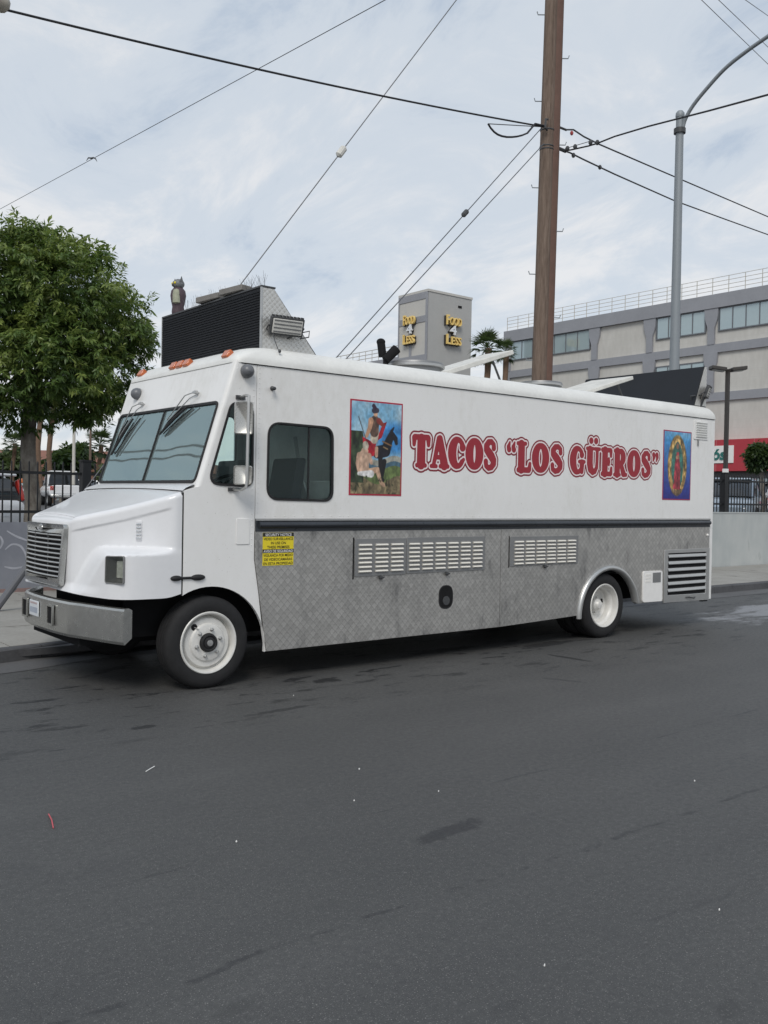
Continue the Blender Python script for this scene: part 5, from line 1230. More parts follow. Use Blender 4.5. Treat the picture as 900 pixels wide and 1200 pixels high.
def crown(parent, lobes, n_tw, per, L, Wd, seed, mat='leaf', droop=.35, shell=.55, keep=None):
    R = np.random.RandomState(seed); lobes = np.array(lobes, float); vol = lobes[:, 3]*lobes[:, 4]*lobes[:, 5]; pick = R.choice(len(lobes), n_tw, p=vol**.8/(vol**.8).sum())
    d = unit(R.normal(size=(n_tw, 3))); r_ = shell+(1-shell)*R.rand(n_tw)**.6
    c = lobes[pick, :3]; e = lobes[pick, 3:6]
    lump = 1+.16*np.sin(d[:, 0]*5+pick)*np.sin(d[:, 1]*6+1.3*pick)+.12*np.sin(d[:, 2]*8+pick*2)
    tip = c+d*e*(r_*lump)[:, None]
    if keep is not None: m = keep(tip); tip, d, r_, pick = tip[m], d[m], r_[m], pick[m]
    n = len(tip); out = unit(d*np.array([1, 1, .75])+R.normal(size=(n, 3))*.45); out[:, 2] -= droop*.5; out = unit(out)
    base = tip-out*L*1.5
    k = per; f = (np.arange(k)+.5)/k
    P = base[:, None, :]+(tip-base)[:, None, :]*(f[None, :, None]*1.15)
    a, b = np.cross(out, [0, 0, 1.]), None; a = unit(a); b = np.cross(a, out)
    ang = R.rand(n)[:, None]*6.28+np.arange(k)[None, :]*2.4
    lat = a[:, None, :]*np.cos(ang)[..., None]+b[:, None, :]*np.sin(ang)[..., None]*.6
    D = unit(out[:, None, :]*.75+lat*.9+R.normal(size=(n, k, 3))*.22-np.array([0, 0, droop])); N = unit(np.array([0, 0, 1.])+R.normal(size=(n, k, 3))*.5+out[:, None, :]*.35)
    N = unit(N-D*(N*D).sum(-1, keepdims=True))
    tone = np.clip(.38+.30*(r_-shell)/(1-shell)+.25*d[:, 2]+R.normal(size=n)*.16+.16*np.sin(tip[:, 0]*4.1+tip[:, 2]*3.3)*np.sin(tip[:, 2]*4.7+tip[:, 1]*2), 0, 1); tint = np.clip(tone[:, None]+R.normal(size=(n, k))*.10+(R.rand(n)[:, None] > .93)*.35, 0, 1)  # leaves paler outward and upward: lit clumps and new growth put into the tint
    sz = (.7+.55*R.rand(n, k))
    return leaves_mesh('crown', P.reshape(-1, 3), D.reshape(-1, 3), N.reshape(-1, 3), (L*sz).ravel(), (Wd*sz).ravel(), tint.ravel(), mat, WL[parent], parent, 'stuff')
def limbs(parent, base, top, r0, r1, ends, mat='bark', bend=.1, seed=1):
    R = random.Random(seed); base, top = Vector(base), Vector(top); pts = []; rs = []
    for i in range(9):
        t = i/8; p = base.lerp(top, t)+V(R.uniform(-1, 1), R.uniform(-1, 1), 0)*bend*math.sin(math.pi*t); pts.append(p); rs.append(lerp(r0, r1, t)*(1.25 if i == 0 else 1))
    MB().tube(pts, rs, 12).build('trunk', mat, parent, smooth=60)
    for e in ends:
        e = Vector(e); m_ = top.lerp(e, .5)+V(R.uniform(-.2, .2), R.uniform(-.2, .2), R.uniform(0, .25))
        MB().tube([top-V(0, 0, .15), top.lerp(m_, .5), m_, e], [r1*.8, r1*.6, r1*.45, r1*.15], 8).build('limb', mat, parent, smooth=60)
# raised car park behind the retaining walls
def lotz(x): return lerp(.34, 1.0, ss(x, 2, 16))
g = MB(); xs2 = [-60, -14, 0, 1]+list(np.linspace(2.3, 16, 10))+[30, 80]
g.grid([[(x, YL+.05 if x < 2.2 else YR+.05, lotz(x)) for x in xs2], [(x, YL+.5, lotz(x)) for x in xs2], [(x, 30, lotz(x)) for x in xs2], [(x, 90, lotz(x)) for x in xs2], [(x, 220, lotz(x)) for x in xs2]])
tag(g.build('car_park', 'lot'), kind='structure')
# street tree behind the left fence
TY = 9.0
tb = on_y(33, 560, TY); tree = thing('street_tree', 'leafy green street tree growing behind the fence left of the truck', 'tree', (tb.x, TY, 0))
def tp_(x, y, dy=0): p = on_y(x, y, TY+dy); return [p.x, p.y, p.z]
lob = []
for x, y, dy, rx, ry, rz in ((20, 330, 0, 1.15, 1.3, .95), (75, 345, -.5, 1.05, 1.1, .95), (110, 380, -.2, 1.0, 1.1, .85), (60, 420, -.9, 1.15, 1.0, .8), (120, 435, .4, .85, 1.0, .7), (150, 405, 0, .55, .7, .48), (10, 430, -.6, 1.1, 1.1, .8), (90, 462, -.2, .75, .9, .50), (30, 475, -.3, .8, .9, .48), (-45, 370, .2, 1.3, 1.4, 1.2), (-60, 460, 0, 1.0, 1.1, .7), (40, 300, .3, .75, .8, .5), (-10, 300, .2, .7, .8, .55), (128, 360, .2, .55, .6, .5), (60, 360, 1.0, 1.4, 1.2, 1.2)):
    lob.append(tp_(x, y, dy)+[rx, ry, rz])
limbs(tree, (tb.x, TY, -.02), tp_(36, 480), .155, .12, [tp_(100, 420), tp_(60, 360), tp_(-30, 400), tp_(20, 340, .4), tp_(130, 430, .3)], seed=4)
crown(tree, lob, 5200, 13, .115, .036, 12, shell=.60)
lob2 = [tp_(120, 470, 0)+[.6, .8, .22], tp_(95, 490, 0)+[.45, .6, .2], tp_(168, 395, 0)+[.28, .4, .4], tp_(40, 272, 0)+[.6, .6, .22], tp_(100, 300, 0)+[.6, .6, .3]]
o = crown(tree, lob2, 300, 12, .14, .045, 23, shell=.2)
# smaller background trees
def round_tree(label, px, py, D, rad_px, seed, mat='leafdark', n=500, L=.3, name='tree', flat=.85, group=None):
    c = at_depth(px, py, D); r_ = rad_px*D/FPX; t = thing(name, label, 'tree', (c.x, c.y, 0), group); R = random.Random(seed)
    lb = [[c.x, c.y, c.z, r_*.85, r_*.85, r_*.8*flat]]+[[c.x+R.uniform(-.55, .55)*r_, c.y+R.uniform(-.55, .55)*r_, c.z+R.uniform(-.45, .5)*r_*flat, r_*.5, r_*.5, r_*.42] for _ in range(6)]
    limbs(t, (c.x, c.y, -.02), (c.x, c.y, c.z-.3*r_), .05*r_+.06, .04*r_+.03, [(c.x+R.uniform(-.5, .5)*r_, c.y+R.uniform(-.5, .5)*r_, c.z+R.uniform(0, .4)*r_) for _ in range(4)], seed=seed)
    crown(t, lb, n, 11, L, L*.42, seed, mat); return t
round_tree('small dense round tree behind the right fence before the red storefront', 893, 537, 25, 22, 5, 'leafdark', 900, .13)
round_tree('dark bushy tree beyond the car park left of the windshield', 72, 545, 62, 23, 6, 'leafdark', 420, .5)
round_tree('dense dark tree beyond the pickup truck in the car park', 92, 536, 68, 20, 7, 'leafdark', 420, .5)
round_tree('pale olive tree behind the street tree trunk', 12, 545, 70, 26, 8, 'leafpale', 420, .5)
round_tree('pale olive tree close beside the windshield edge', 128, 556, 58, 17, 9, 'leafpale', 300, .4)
# fan palms
def palm(label, px, py, D, crown_px, seed, trunk_r=.22, fr=26, group=None, skirt=True):
    c = at_depth(px, py, D); r_ = crown_px*D/FPX; t = thing('palm_tree', label, 'palm tree', (c.x, c.y, 0), group); R = np.random.RandomState(seed)
    pts = [(c.x+.1*math.sin(i), c.y, c.z*i/8) for i in range(9)]
    MB().tube(pts, [trunk_r*1.3]+[trunk_r]*7+[trunk_r*1.15], 10).build('trunk', 'palmtrunk', t, smooth=60)
    P, Dd, N, Ls, Ws, T_ = [], [], [], [], [], []
    top = np.array([c.x, c.y, c.z])
    for k in range(fr):
        az = k*2.4+R.rand()*.4; el = rad(80-125*(k/fr)+R.uniform(-8, 8)); d = np.array([math.cos(az)*math.cos(el), math.sin(az)*math.cos(el), math.sin(el)])
        hubp = top+d*r_*.55-np.array([0, 0, .10*r_*(k/fr)]); s_ = unit(np.cross(d, [0, 0, 1.])); n_ = np.cross(s_, d)
        P += [top, top]; Dd += [d, d]; N += [n_, s_]; Ls += [r_*.57]*2; Ws += [.05*r_]*2; T_ += [.6, .6]
        for a in np.linspace(-1.25, 1.25, 15):
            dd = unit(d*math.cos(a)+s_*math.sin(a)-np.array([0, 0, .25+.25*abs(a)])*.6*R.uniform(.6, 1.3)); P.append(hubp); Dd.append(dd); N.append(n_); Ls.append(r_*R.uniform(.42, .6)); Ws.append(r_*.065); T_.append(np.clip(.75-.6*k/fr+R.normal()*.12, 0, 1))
    A = lambda z: np.array(z, float)
    leaves_mesh('fronds', A(P), unit(A(Dd)), unit(A(N)), A(Ls), A(Ws), A(T_), 'palm', WL[t], t, 'stuff'); return t
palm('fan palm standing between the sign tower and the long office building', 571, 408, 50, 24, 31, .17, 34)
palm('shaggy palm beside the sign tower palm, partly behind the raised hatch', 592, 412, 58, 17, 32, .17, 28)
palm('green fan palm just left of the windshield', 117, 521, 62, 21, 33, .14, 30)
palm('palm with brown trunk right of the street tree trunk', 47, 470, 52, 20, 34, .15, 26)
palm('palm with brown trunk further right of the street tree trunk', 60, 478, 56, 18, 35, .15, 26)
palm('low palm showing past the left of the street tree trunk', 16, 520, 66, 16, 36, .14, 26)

# ================================================================== BUILDINGS
q = NT('cream_panel'); n = q.noise(.35, 5, .6); n2 = q.noise(3, 5, .65, q.map((1, 1, .3))); s3 = q.n('ShaderNodeSeparateXYZ', {0: q.tc.outputs['Object']})
ln = q.math('PINGPONG', s3.outputs[2], .31); cc = q.ramp(q.math('ADD', q.math('MULTIPLY', n, .5), q.math('MULTIPLY', n2, .5)), [(.35, (.48, .465, .43)), (.65, (.58, .565, .53))])
cc = q.mix(q.smooth(ln, .02, .008), cc, (.50, .49, .46)); q.set(col=cc, rough=.8); MT['cream'] = q.m
MT['band'] = pm('grey_band', (.28, .288, .312), .75, 0, .1, .5)
MT['tower'] = pm('tower_grey', (.38, .38, .37), .8, 0, .06, .4)
MT['towerpanel'] = pm('tower_panel', (.50, .49, .46), .8, 0, .07, .5)
MT['awning'] = pm('red_fascia', (.40, .035, .05), .6, 0, .08, .7)
MT['railw'] = pm('rail_paint', (.52, .50, .45), .6, 0, .08, 2)
MT['frame'] = pm('window_frame', (.16, .17, .185), .5, .3, .1, 3)
MT['shop'] = pm('shopfront_dark', (.07, .07, .075), .4, 0, .2, 1)
XB = 60.0
def by(px, py=400): return on_x(px, py, XB).y
of = thing('office_building', 'long office building with grey bands, cream panels and ribbon windows behind the car park', 'building', (XB+8, 20, 0))
yl, yr = by(594, 390), -8.
Z = dict(roof=17.7, rb=16.65, wb=14.85, b2t=13.9, b2b=13.25, w2t=12.7, w2b=11.0, b3t=10.2, b3b=9.55, at=6.5, ab=4.15)
MB().box(XB+.05, XB+18, yr, yl, -.05, Z['roof']-.1).build('wall', 'cream', of)
MB().box(XB-.22, XB+18.2, yr, yl+.2, Z['rb'], Z['roof']).build('roof_band', 'band', of)
MB().box(XB-.12, XB+.049, yr, yl+.1, Z['b2b'], Z['b2t']).build('floor_band', 'band', of)
MB().box(XB-.12, XB+.049, yr, yl+.1, Z['b3b'], Z['b3t']).build('floor_band', 'band', of)
ys_ = [by(x) for x in (594, 697.5, 762, 834)]; stp = ys_[2]-ys_[3]; ys_ += [ys_[3]-stp*(i+1) for i in range(4)]
def column(y, flare2=True, flare1=True):
    w = .28
    for z0, z1, fl in ((Z['b2t'], Z['rb'], flare1), (Z['b3t'], Z['b2b'], flare2)):
        lp = [(y-w, z0), (y+w, z0), (y+w, z1-1.5), (y+w*1.9, z1-.75), (y+w*2.1, z1-.002), (y-w*2.1, z1-.002), (y-w*1.9, z1-.75), (y-w, z1-1.5)] if fl else [(y-w, z0), (y+w, z0), (y+w, z1-.002), (y-w, z1-.002)]
        MB().prism(lambda u, v, wv: (XB-wv, u, v), .16, -.049, lp).build('column', 'band', of)
for i, y in enumerate(ys_): column(y-.28 if i == 0 else y, i not in (0,), i not in (0,))
def ribbon_win(ya, yb, z0, z1, n):
    fr = MB().prism(lambda u, v, w: (XB-w, u, v), .06, -.049, [(yb, z0), (ya, z0), (ya, z1), (yb, z1)], [[(yb+.1, z0+.1), (ya-.1, z0+.1), (ya-.1, z1-.1), (yb+.1, z1-.1)]]).build('window', 'frame', of)
    dy = (ya-yb-.2)/n
    for k in range(n):
        a = yb+.1+k*dy
        MB().box(XB-.02, XB-.01, a+.04, a+dy-.04, z0+.1, z1-.1).build('pane', 'bldglass', fr, smooth=0)
        if k: MB().box(XB-.05, XB+.02, a-.04, a+.04, z0+.1, z1-.1).build('mullion', 'frame', fr)
bays = [(0, 7, 1), (2, 4, 3), (3, 4, 1), (4, 4, 1), (5, 4, 1), (6, 4, 1)]
for i, n, f in bays: ribbon_win(ys_[i]-.55, ys_[i+1]+.5, Z['wb'], Z['rb'], n)
for i, n in ((2, 4), (4, 4), (5, 4)): ribbon_win(ys_[i]-.55, ys_[i+1]+.5, Z['w2b'], Z['w2t'], n)
# storefront under a red fascia
rf = MB().box(XB-1.0, XB+.05, ys_[6], by(836)+7, Z['ab'], Z['at']).build('red_fascia', 'awning', of)
for k in range(9): MB().box(XB-1.012, XB-.99, by(836)+5-k*3.05, by(836)+5.06-k*3.05, Z['ab'], Z['at']).build('fascia_joint', pm('pale_red_joint', (.45, .12, .13), .6) if k == 0 else bpy.data.materials['pale_red_joint'], rf)
sgy0 = on_x(859.2, 540, XB-1.06).y; sgy1 = sgy0+6.2
MB().box(XB-1.06, XB-1.0, sgy0, sgy1, 4.75, 6.05).build('shop_sign', 'paper', of)
MT['signgreen'] = pm('sign_green', (.02, .15, .13), .5, 0, .1, 3)
vs, fs = text_polys('ós', 1.15, .03, bold=.03); g = MB(); wx = max(v[0] for v in vs); yy0 = on_x(849, 540, XB-1.1).y+wx
g.add([(XB-1.09-v[2], yy0-v[0]+v[1]*-.12, 5.02+v[1]) for v in vs], fs); g.build('sign_lettering', 'signgreen', of, smooth=0)
MB().box(XB-.3, XB+.049, ys_[6], by(836)+7, 0, Z['ab']).build('shopfront', 'shop', of)
for k in range(8): MB().box(XB-.33, XB-.28, by(836)+5-k*2.6, by(836)+6.9-k*2.6, .4, 3.6).build('shop_window', 'bldglass', of, smooth=0)
# roof railing
rz = Z['roof']; ry0, ry1 = yr, yl
g0 = None
for h in (.33, .65, .97, 1.29): MB().box(XB-.018, XB+.018, ry0, ry1, rz+h-.018, rz+h+.018).build('roof_rail', 'railw', of)
pme = MB().box(-.022, .022, -.022, .022, 0, 1.3).mesh('rail_post', 'railw', smooth=0)
for k in range(int((ry1-20)/1.35)): inst(pme, 'rail_post', (XB, ry1-.05-k*1.35, rz-.01), of)

# grey sign tower
D0 = 80; tc_ = at_depth(502, 339, D0); tx, ty, tz_ = tc_.x, tc_.y, tc_.z
wxt = on_y(553, 349, ty).x-tx; wyt = on_x(468, 351, tx).y-ty
tw = thing('sign_tower', 'square grey tower with yellow and white lettering on two faces', 'tower', (tx+wxt/2, ty+wyt/2, 0))
MB().box(tx, tx+wxt, ty, ty+wyt, -.05, tz_-.15).build('shaft', 'tower', tw)
MB().box(tx-.06, tx+wxt+.06, ty-.06, ty+wyt+.06, tz_-.15, tz_+.05).build('parapet_cap', 'towerpanel', tw)
zpx = D0/FPX
MB().box(tx-.10, tx+.02, ty, ty+wyt, tz_-.75, tz_-.16).build('top_band', 'band', tw)
g = MB().box(tx-.10, tx+.02, ty, ty+.22, 0, tz_-.75); g.build('edge_band', 'band', tw)
MB().box(tx-.10, tx+.02, ty+wyt-.15, ty+wyt, 0, tz_-.75).build('edge_band', 'band', tw)
MB().box(tx-.10, tx+.02, ty+.22, ty+wyt-.15, tz_-2.75, tz_-2.2).build('mid_band', 'band', tw)
MB().box(tx-.10, tx+.02, ty+.22, ty+wyt-.15, tz_-6.2, tz_-5.6).build('low_band', 'band', tw)
MB().box(tx-.105, tx+.02, ty+wyt*.52, ty+wyt*.60, tz_-9, tz_-4.5).build('post_band', 'band', tw)
for a, b in ((tz_-2.2, tz_-.75), (tz_-5.6, tz_-2.75), (0, tz_-6.2)): MB().box(tx-.05, tx+.03, ty+.22, ty+wyt-.15, a, b).build('cream_panel', 'towerpanel', tw)
MT['signyellow'] = pm('sign_yellow', (.80, .58, .20), .45, 0, .08, 3); MT['signwhite'] = pm('sign_white', (.72, .74, .76), .45, 0, .08, 3); MT['signback'] = pm('sign_back', (.035, .03, .028), .6)
def tower_text(face):
    # rows: first letter large, the rest small capitals
    rows_ = [('F', 'OOD', tz_-2.80, 'signyellow'), ('4', '', tz_-3.62, 'signwhite'), ('L', 'ESS', tz_-4.50, 'signyellow')]
    u0_, wid_ = (.36, .36) if face == 'y' else (.25, .5)
    L_ = wxt if face == 'y' else wyt
    for big, rest, zb_, mt in rows_:
        H = 1.22 if big != '4' else 1.12
        vs, fs = text_polys(big, H*(1.0), .10, bold=.018); w1 = max(v[0] for v in vs)
        allv, allf = list(vs), list(fs)
        if rest:
            v2, f2 = text_polys(rest, H*.80, .10, bold=.015); b = len(allv); allv += [(v[0]+w1+.06, v[1], v[2]) for v in v2]; allf += [tuple(b+i for i in f) for f in f2]
        ww = max(v[0] for v in allv); tgt = (L_*.345 if face == 'y' else L_*.40) if rest else (L_*.13 if face == 'y' else L_*.17); k = tgt/ww
        off = (L_*.365 if face == 'y' else L_*.26) if rest else (L_*.46 if face == 'y' else L_*.40)
        for nm, m_, dz, dd, gw in (('sign_letters', mt, 0, .30, 0), ('letter_returns', 'signback', -.07, .12, .06)):
            g = MB()
            if face == 'y': g.add([(tx+off+v[0]*k-gw, ty-dd-v[2], zb_+v[1]+dz) for v in allv], allf)
            else: g.add([(tx-.05-dd-v[2], ty+wyt-off-v[0]*k+gw, zb_+v[1]+dz) for v in allv], allf)
            g.build(nm, m_, tw, smooth=0)
tower_text('y'); tower_text('x')
MB().box(tx+wxt*.68, tx+wxt*.76, ty-.04, ty+.02, tz_-1.1, tz_-.9).build('vent_hole', 'blackmatte', tw)
# low building at the tower's foot, reaching left behind the truck
lw = thing('low_building', 'low pale roof with railing at the foot of the sign tower', 'building', (tx-1, ty+8, 0))
lz = at_depth(462, 419, D0+4).z
MB().box(tx+.3, tx+8, ty+wyt+.1, ty+14, 0, lz-.5).build('wall', 'towerpanel', lw); MB().box(tx+.2, tx+8.1, ty+wyt+.1, ty+14, lz-.5, lz).build('roof_edge', 'band', lw)
for h in (.35, .7, 1.05): MB().box(tx+.3, tx+.36, ty+wyt+.1, ty+14, lz+h-.03, lz+h+.03).build('roof_rail', 'railw', lw)
for k in range(10): inst(pme, 'rail_post', (tx+.33, ty+wyt+.3+k*1.0, lz-.3), lw)
# brown shop row far behind the car park on the left
MT['brownwall'] = pm('brown_stucco', (.20, .10, .075), .85, 0, .15, .6); MT['tanwall'] = pm('tan_stucco', (.34, .28, .24), .85, 0, .1, .6); MT['tile'] = pm('clay_roof', (.22, .10, .07), .8, 0, .2, 1.5, .3, 4)
c = at_depth(95, 560, 84); dl = -rt.copy(); dl.z = 0; dl.normalize(); fd = V(fw.x, fw.y, 0).normalized()
br_ = thing('shop_row', 'brown single storey shop row beyond the parked cars on the left', 'building', (c.x, c.y, 0))
def obx(name, mat, u0, u1, d0, d1, z0, z1, par, base=c):
    p = base+dl*((u0+u1)/2)+fd*((d0+d1)/2); g = MB().obox((p.x, p.y, (z0+z1)/2), dl*((u1-u0)/2), fd*((d1-d0)/2), (0, 0, (z1-z0)/2)); return g.build(name, mat, par)
obx('wall', 'brownwall', -12, 14, 0, 8, 0, 3.6, br_); obx('parapet', 'tile', -12.3, 14.3, -.3, 8.2, 3.6, 4.4, br_)
for k in range(7): obx('shop_window', 'bldglass', -11+k*3.6, -8.6+k*3.6, -.06, .02, .7, 2.5, br_); obx('door', 'shop', -8.3+k*3.6, -7.6+k*3.6, -.05, .02, 0, 2.3, br_)
c2_ = at_depth(30, 560, 105); ts = thing('pale_house', 'pale gabled house far behind the palm trunks', 'building', (c2_.x, c2_.y, 0))
obx('wall', 'tanwall', -16, 14, 0, 9, 0, 4.6, ts, c2_)
g = MB(); g.add([(c2_+dl*u+fd*d) if 0 else tuple(V((c2_+dl*u+fd*d).x, (c2_+dl*u+fd*d).y, z)) for u, d, z in ((-16.5, -.6, 4.6), (14.5, -.6, 4.6), (14.5, 9.6, 4.6), (-16.5, 9.6, 4.6), (-16.5, 4.5, 6.6), (14.5, 4.5, 6.6))], [(0, 1, 5, 4), (2, 3, 4, 5), (3, 0, 4), (1, 2, 5), (0, 3, 2, 1)]); g.build('roof', 'tile', ts, smooth=0)
for k in range(5): obx('window', 'bldglass', -13+k*5.2, -11+k*5.2, -.06, .02, 1.2, 2.8, ts, c2_)
# tall thin poles at the left
for px, py, D, lab in ((87, 490, 48, 'thin pale light pole in the car park left of the windshield'), (106.5, 478, 60, 'brown wooden pole far beyond the car park')):
    t_ = at_depth(px, py, D); po_ = thing('light_pole' if D < 50 else 'wooden_pole', lab, 'pole', (t_.x, t_.y, 0))
    if D < 50: t_.z += 1.5
    MB().tube([(t_.x, t_.y, -.02), (t_.x, t_.y, t_.z)], [.10, .07], 8).build('shaft', 'railw' if D < 50 else 'wood', po_)
    MB().obox((t_.x, t_.y, t_.z), dl*.5, fd*.12, (0, 0, .06)).build('head' if D < 50 else 'cross_arm', 'darkgrey', po_)
# double-headed car park lamp
pt0 = at_depth(853, 433, 30); lk = thing('parking_lamp', 'dark double-headed car park lamp behind the right fence', 'lamp post', (pt0.x, pt0.y, 0))
MT['bronze'] = pm('dark_bronze', (.055, .05, .046), .5, .3, .1, 5)
g = MB().box(pt0.x-.055, pt0.x+.055, pt0.y-.055, pt0.y+.055, .6, pt0.z); g.build('post', 'bronze', lk)
MB().lathe([(.26, 0), (.26, .62), (.22, .66), (.001, .66)], (pt0.x, pt0.y, lotz(pt0.x)-.02), (0, 0, 1), 18).build('footing', 'walk', lk)
MB().box(pt0.x-.07, pt0.x+.07, pt0.y-.07, pt0.y+.07, 2.5, 2.85).build('pole_notice', 'paper', lk)
for s_ in (-1, 1):
    hc = pt0+rt*s_*.33+V(0, 0, -.0); a = V(rt.x, rt.y, 0).normalized()*s_
    h_ = MB().obox((hc.x, hc.y, pt0.z+.02), a*.24+V(0, 0, .03), V(-a.y, a.x, 0)*.2, (0, 0, .06)).build('lamp_head', 'bronze', lk, bevel=.02)
    MB().obox((hc.x, hc.y, pt0.z-.045), a*.18+V(0, 0, .022), V(-a.y, a.x, 0)*.15, (0, 0, .008)).build('lens', 'dirtywhite', h_)
    MB().beam((pt0.x, pt0.y, pt0.z-.02), (hc.x, hc.y, pt0.z+.01), .06, .06).build('arm', 'bronze', lk)

# ================================================================== PARKED CARS
def ringpts(x, y0, y1, z0, z1, n=20, ex=4.5):
    o = []
    for k in range(n):
        t = 2*math.pi*k/n; c_, s_ = math.cos(t), math.sin(t)
        o.append((x, (y0+y1)/2+(y1-y0)/2*math.copysign(abs(c_)**(2/ex), c_), (z0+z1)/2+(z1-z0)/2*math.copysign(abs(s_)**(2/ex), s_)))
    return o
def loft(secs, ex=4.5):
    g = MB(); n = 20; g.v = [p for s in secs for p in ringpts(*s, n=n, ex=ex)]
    for i in range(len(secs)-1):
        for k in range(n): g.f.append((i*n+k, i*n+(k+1) % n, (i+1)*n+(k+1) % n, (i+1)*n+k)); g.mi.append(0)
    g.f += [tuple(range(n)), tuple(range((len(secs)-1)*n, len(secs)*n))]; g.mi += [0, 0]; return g
MT['taillamp'] = pm('tail_lamp_red', (.42, .03, .02), .25, 0, .1, 10, coat=.5); MT['lampclear'] = pm('lamp_clear', (.6, .6, .6), .2, .3, .1, 10); MT['orange_lens'] = pm('orange_lens', (.55, .16, .05), .25, 0, .1, 10)
def car(name, label, cat, kind, paint, loc, heading, tall_lamp=False):
    c_ = thing(name, label, cat)
    W2 = .9
    if kind == 'sedan':
        body = [(-2.3, -.72, .72, .42, .80), (-2.22, -.84, .84, .30, .96), (-1.2, -W2, W2, .22, .99), (0, -W2, W2, .20, .96), (1.1, -W2, W2, .22, .92), (2.0, -.86, .86, .26, .78), (2.3, -.70, .70, .36, .62)]
        cab = [(-1.75, -.70, .70, .88, .95), (-1.1, -.68, .68, .88, 1.34), (-.5, -.64, .64, .88, 1.44), (.2, -.64, .64, .88, 1.43), (.6, -.66, .66, .88, 1.30), (1.25, -.72, .72, .86, .93)]; roof = (-.95, .35, 1.445, .60); wx_ = (-1.35, 1.4); gz = (.97, 1.36)
    elif kind == 'suv':
        body = [(-2.2, -.80, .80, .42, 1.0), (-2.14, -.88, .88, .34, 1.12), (-1, -W2, W2, .28, 1.14), (.6, -W2, W2, .28, 1.10), (1.2, -W2, W2, .28, 1.05), (2.0, -.87, .87, .32, .95), (2.25, -.74, .74, .42, .80)]
        cab = [(-2.12, -.76, .76, 1.0, 1.2), (-1.95, -.72, .72, 1.0, 1.66), (-1.6, -.70, .70, 1.0, 1.76), (0, -.70, .70, 1.0, 1.78), (.45, -.71, .71, 1.0, 1.66), (1.15, -.76, .76, 1.0, 1.08)]; roof = (-1.95, .3, 1.775, .66); wx_ = (-1.35, 1.4); gz = (1.14, 1.66)
    else:
        body = [(-2.75, -.84, .84, .55, 1.02), (-2.7, -.92, .92, .48, 1.10), (-1, -.93, .93, .40, 1.12), (.6, -.93, .93, .40, 1.12), (1.5, -.93, .93, .42, 1.12), (2.4, -.90, .90, .45, 1.05), (2.7, -.8, .8, .52, .85)]
        cab = [(-1.05, -.78, .78, 1.0, 1.2), (-.85, -.74, .74, 1.0, 1.78), (-.3, -.72, .72, 1.0, 1.85), (.6, -.72, .72, 1.0, 1.84), (.95, -.74, .74, 1.0, 1.7), (1.6, -.8, .8, 1.0, 1.12)]; roof = (-.8, .8, 1.855, .68); wx_ = (-1.75, 1.7); gz = (1.18, 1.74)
    loft(body).build('body', paint, c_, smooth=45)
    loft(cab, 5).build('greenhouse', 'carglass', c_, smooth=45)
    g = MB(); x0, x1, zt, hw_ = roof; g.obox(((x0+x1)/2, 0, zt-.02), ((x1-x0)/2+.1, 0, 0), (0, hw_, 0), (0, 0, .035)); g.build('roof', paint, c_, bevel=.03, seg=3)
    for s_ in (-1, 1):
        for (xa, za, xb, zb_) in ((cab[0][0]+.05, body[2][4]-.03, cab[2][0], zt-.05), (cab[-1][0]-.05, body[3][4]-.05, cab[-3][0], zt-.05), ((x0+x1)/2, body[2][4]-.05, (x0+x1)/2, zt-.05)):
            MB().beam((xa, s_*(.74), za), (xb, s_*(hw_+.03), zb_), .09, .05).build('pillar', paint, c_)
    if kind == 'pickup':
        MB().box(-2.66, -1.15, -.80, .80, 1.06, 1.125).build('bed', 'blackmatte', c_)
        MB().box(-2.775, -2.745, -.70, .70, .66, 1.06).build('tailgate', paint, c_, bevel=.01)
        MB().box(-2.85, -2.74, -.85, .85, .46, .60).build('rear_bumper', 'chrome', c_, bevel=.02)
    r_ = .36 if kind != 'sedan' else .32
    for x in wx_:
        for s_ in (-1, 1):
            w_ = empty('wheel', (x, s_*.80, r_)); w_.parent = c_
            MB().lathe([(r_*.62, .115), (r_*.9, .115), (r_, .08), (r_, -.08), (r_*.9, -.11), (.05, -.11)], (x, s_*.80, r_), (0, s_, 0), 24).build('tyre', 'tyre', w_)
            MB().lathe([(r_*.64, .105), (r_*.60, .11), (r_*.5, .085), (r_*.2, .10), (.001, .10)], (x, s_*.80, r_), (0, s_, 0), 18).build('rim', 'steel', w_)
    xb_ = body[0][0]
    for s_ in (-1, 1):
        if tall_lamp:
            MB().obox((xb_+.16, s_*.79, 1.36), (.06, s_*-.0, -.03), (0, .07, 0), (.06, -.02*s_, .27)).build('tail_light', 'taillamp', c_, bevel=.03)
            MB().obox((xb_+.10, s_*.80, 1.62), (.05, 0, 0), (0, .06, 0), (.02, 0, .06)).build('indicator', 'orange_lens', c_, bevel=.02)
        else: MB().box(xb_-.0, xb_+.12, s_*.76-.11, s_*.76+.11, body[1][4]-.30, body[1][4]-.06).build('tail_light', 'taillamp', c_, bevel=.02)
        MB().box(body[-1][0]-.16, body[-1][0]-.02, s_*.58-.14, s_*.58+.14, body[-1][4]-.12, body[-1][4]-.01).build('headlight', 'lampclear', c_, bevel=.02)
    MB().box(xb_-.012, xb_+.03, -.16, .16, .72, .86).build('number_plate', 'platewhite', c_)
    c_.location = loc; c_.rotation_euler = (0, 0, heading); return c_
MT['carwhite'] = pm('car_white', (.66, .67, .68), .25, 0, .04, 2, coat=.5); MT['carsilver'] = pm('car_silver', (.42, .44, .46), .3, .5, .05, 2, coat=.5); MT['carred'] = pm('car_red', (.30, .03, .03), .3, 0, .05, 2, coat=.5); MT['cardark'] = pm('car_dark', (.04, .045, .055), .25, .2, .05, 2, coat=.5); MT['carblue'] = pm('car_pale_blue', (.30, .36, .42), .3, .3, .05, 2, coat=.5)
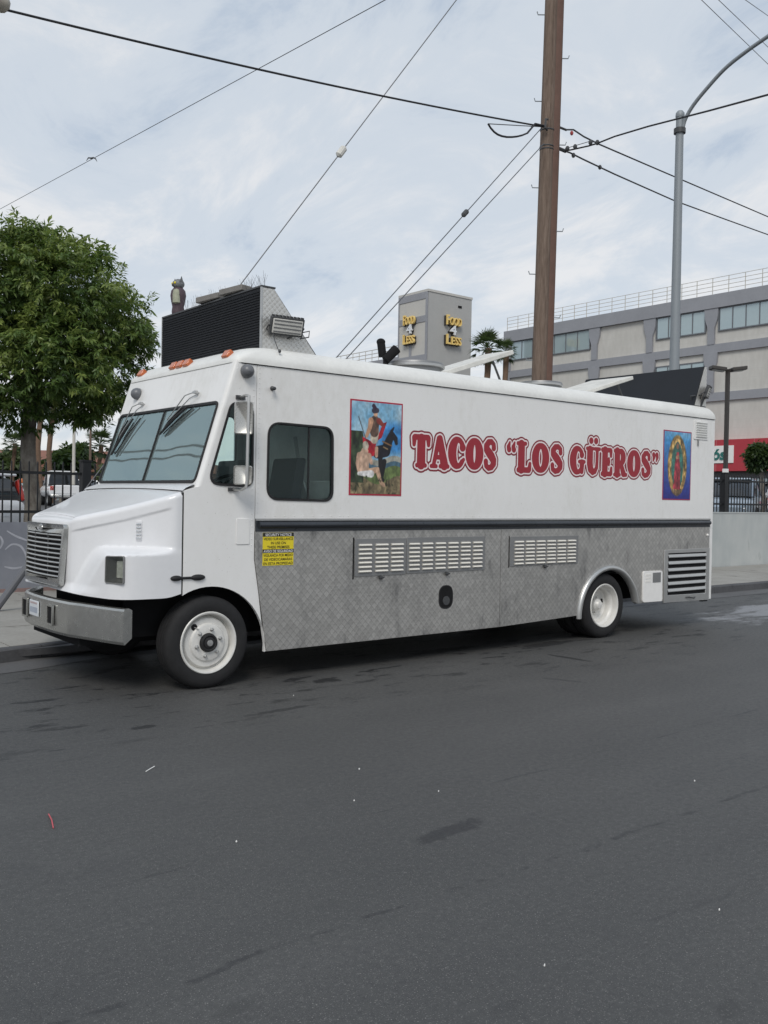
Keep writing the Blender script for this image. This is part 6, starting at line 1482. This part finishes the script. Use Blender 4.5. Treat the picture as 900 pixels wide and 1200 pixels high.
aim = math.atan2(fw.y, fw.x); rgt = math.atan2(rt.y, rt.x)
p = at_depth(4, 600, 23.0); d_ = V(math.cos(rgt+math.pi-.25), math.sin(rgt+math.pi-.25), 0); p = V(p.x, p.y, lotz(p.x))+d_*2.15
car('parked_suv', 'white SUV with tall orange-red tail lamp behind the left fence', 'car', 'suv', 'carwhite', p, rgt+math.pi-.25, True)
p = at_depth(72, 590, 50); car('pickup_truck', 'white pickup truck parked beyond the street tree trunk', 'pickup', 'pickup', 'carwhite', (p.x, p.y, lotz(p.x)), aim+.45)
p = at_depth(100, 585, 56); car('parked_sedan', 'silver sedan parked beyond the fence beside the white pickup', 'car', 'sedan', 'carsilver', (p.x, p.y, lotz(p.x)), aim+.2)
p = at_depth(52, 585, 64); car('parked_sedan', 'dark sedan parked behind the white pickup', 'car', 'sedan', 'cardark', (p.x, p.y, lotz(p.x)), aim-.3)
p = at_depth(856, 590, 27); car('parked_sedan', 'pale silver sedan parked beneath the double-headed car park lamp', 'car', 'sedan', 'carblue', (p.x, p.y, lotz(p.x)), aim+math.pi-.5)
p = at_depth(884, 590, 31); car('parked_sedan', 'white sedan parked beside the small round tree behind the right fence', 'car', 'sedan', 'carwhite', (p.x, p.y, lotz(p.x)), aim+math.pi-.7)
p = at_depth(897, 590, 40); car('parked_sedan', 'red sedan parked behind the small round tree', 'car', 'sedan', 'carred', (p.x, p.y, lotz(p.x)), aim+math.pi-.9)
p = at_depth(838, 590, 38); car('parked_suv', 'dark SUV parked behind the pale silver sedan', 'car', 'suv', 'cardark', (p.x, p.y, lotz(p.x)), aim+math.pi-.5)

# ================================================================== LITTER
a, b = on_z(57, 954, .006), on_z(62.5, 970, .006); tag(MB().tube([a, a.lerp(b, .5)+V(.004, 0, .004), b], .0035, 6).build('drinking_straw', pm('red_straw', (.55, .10, .12), .4)), 'thin red drinking straw lying on the asphalt', 'litter')
a, b = on_z(171, 904, .005), on_z(181, 898, .005); tag(MB().tube([a, b], .003, 6).build('drinking_straw', 'paper'), 'short white drinking straw lying on the asphalt', 'litter')
for i, (x, y, s_, lab) in enumerate(((421, 901, .007, 'small white paper scrap near the middle of the street'), (415, 938, .008, 'flattened pale paper scrap beside the white scraps'), (514, 927, .006, 'tiny white pebble-like scrap past the truck middle'), (277, 986, .008, 'torn grey-white paper shred beside the asphalt seam'), (344, 815, .007, 'white fleck near the front wheel side'), (814, 915, .006, 'white fleck far right on the open asphalt'), (843, 1066, .006, 'white fleck low on the bare asphalt'), (638, 1131, .006, 'white chip on the bare asphalt beyond the cracks'))):
    c = on_z(x, y, .004); R = random.Random(i); g = MB(); k = 7
    ring = [(c.x+math.cos(6.28*j/k)*s_*R.uniform(.3, .8), c.y+math.sin(6.28*j/k)*s_*R.uniform(.3, .7), .004+R.uniform(0, .005)) for j in range(k)]
    g.add(ring+[(c.x, c.y, .010)]+[(q_[0], q_[1], .001) for q_ in ring], [(j, (j+1) % k, k) for j in range(k)]+[(j, (j+1) % k, k+1+(j+1) % k, k+1+j) for j in range(k)])
    tag(g.build('paper_scrap', 'paper', smooth=0), lab, 'litter', 'litter scraps on the street')
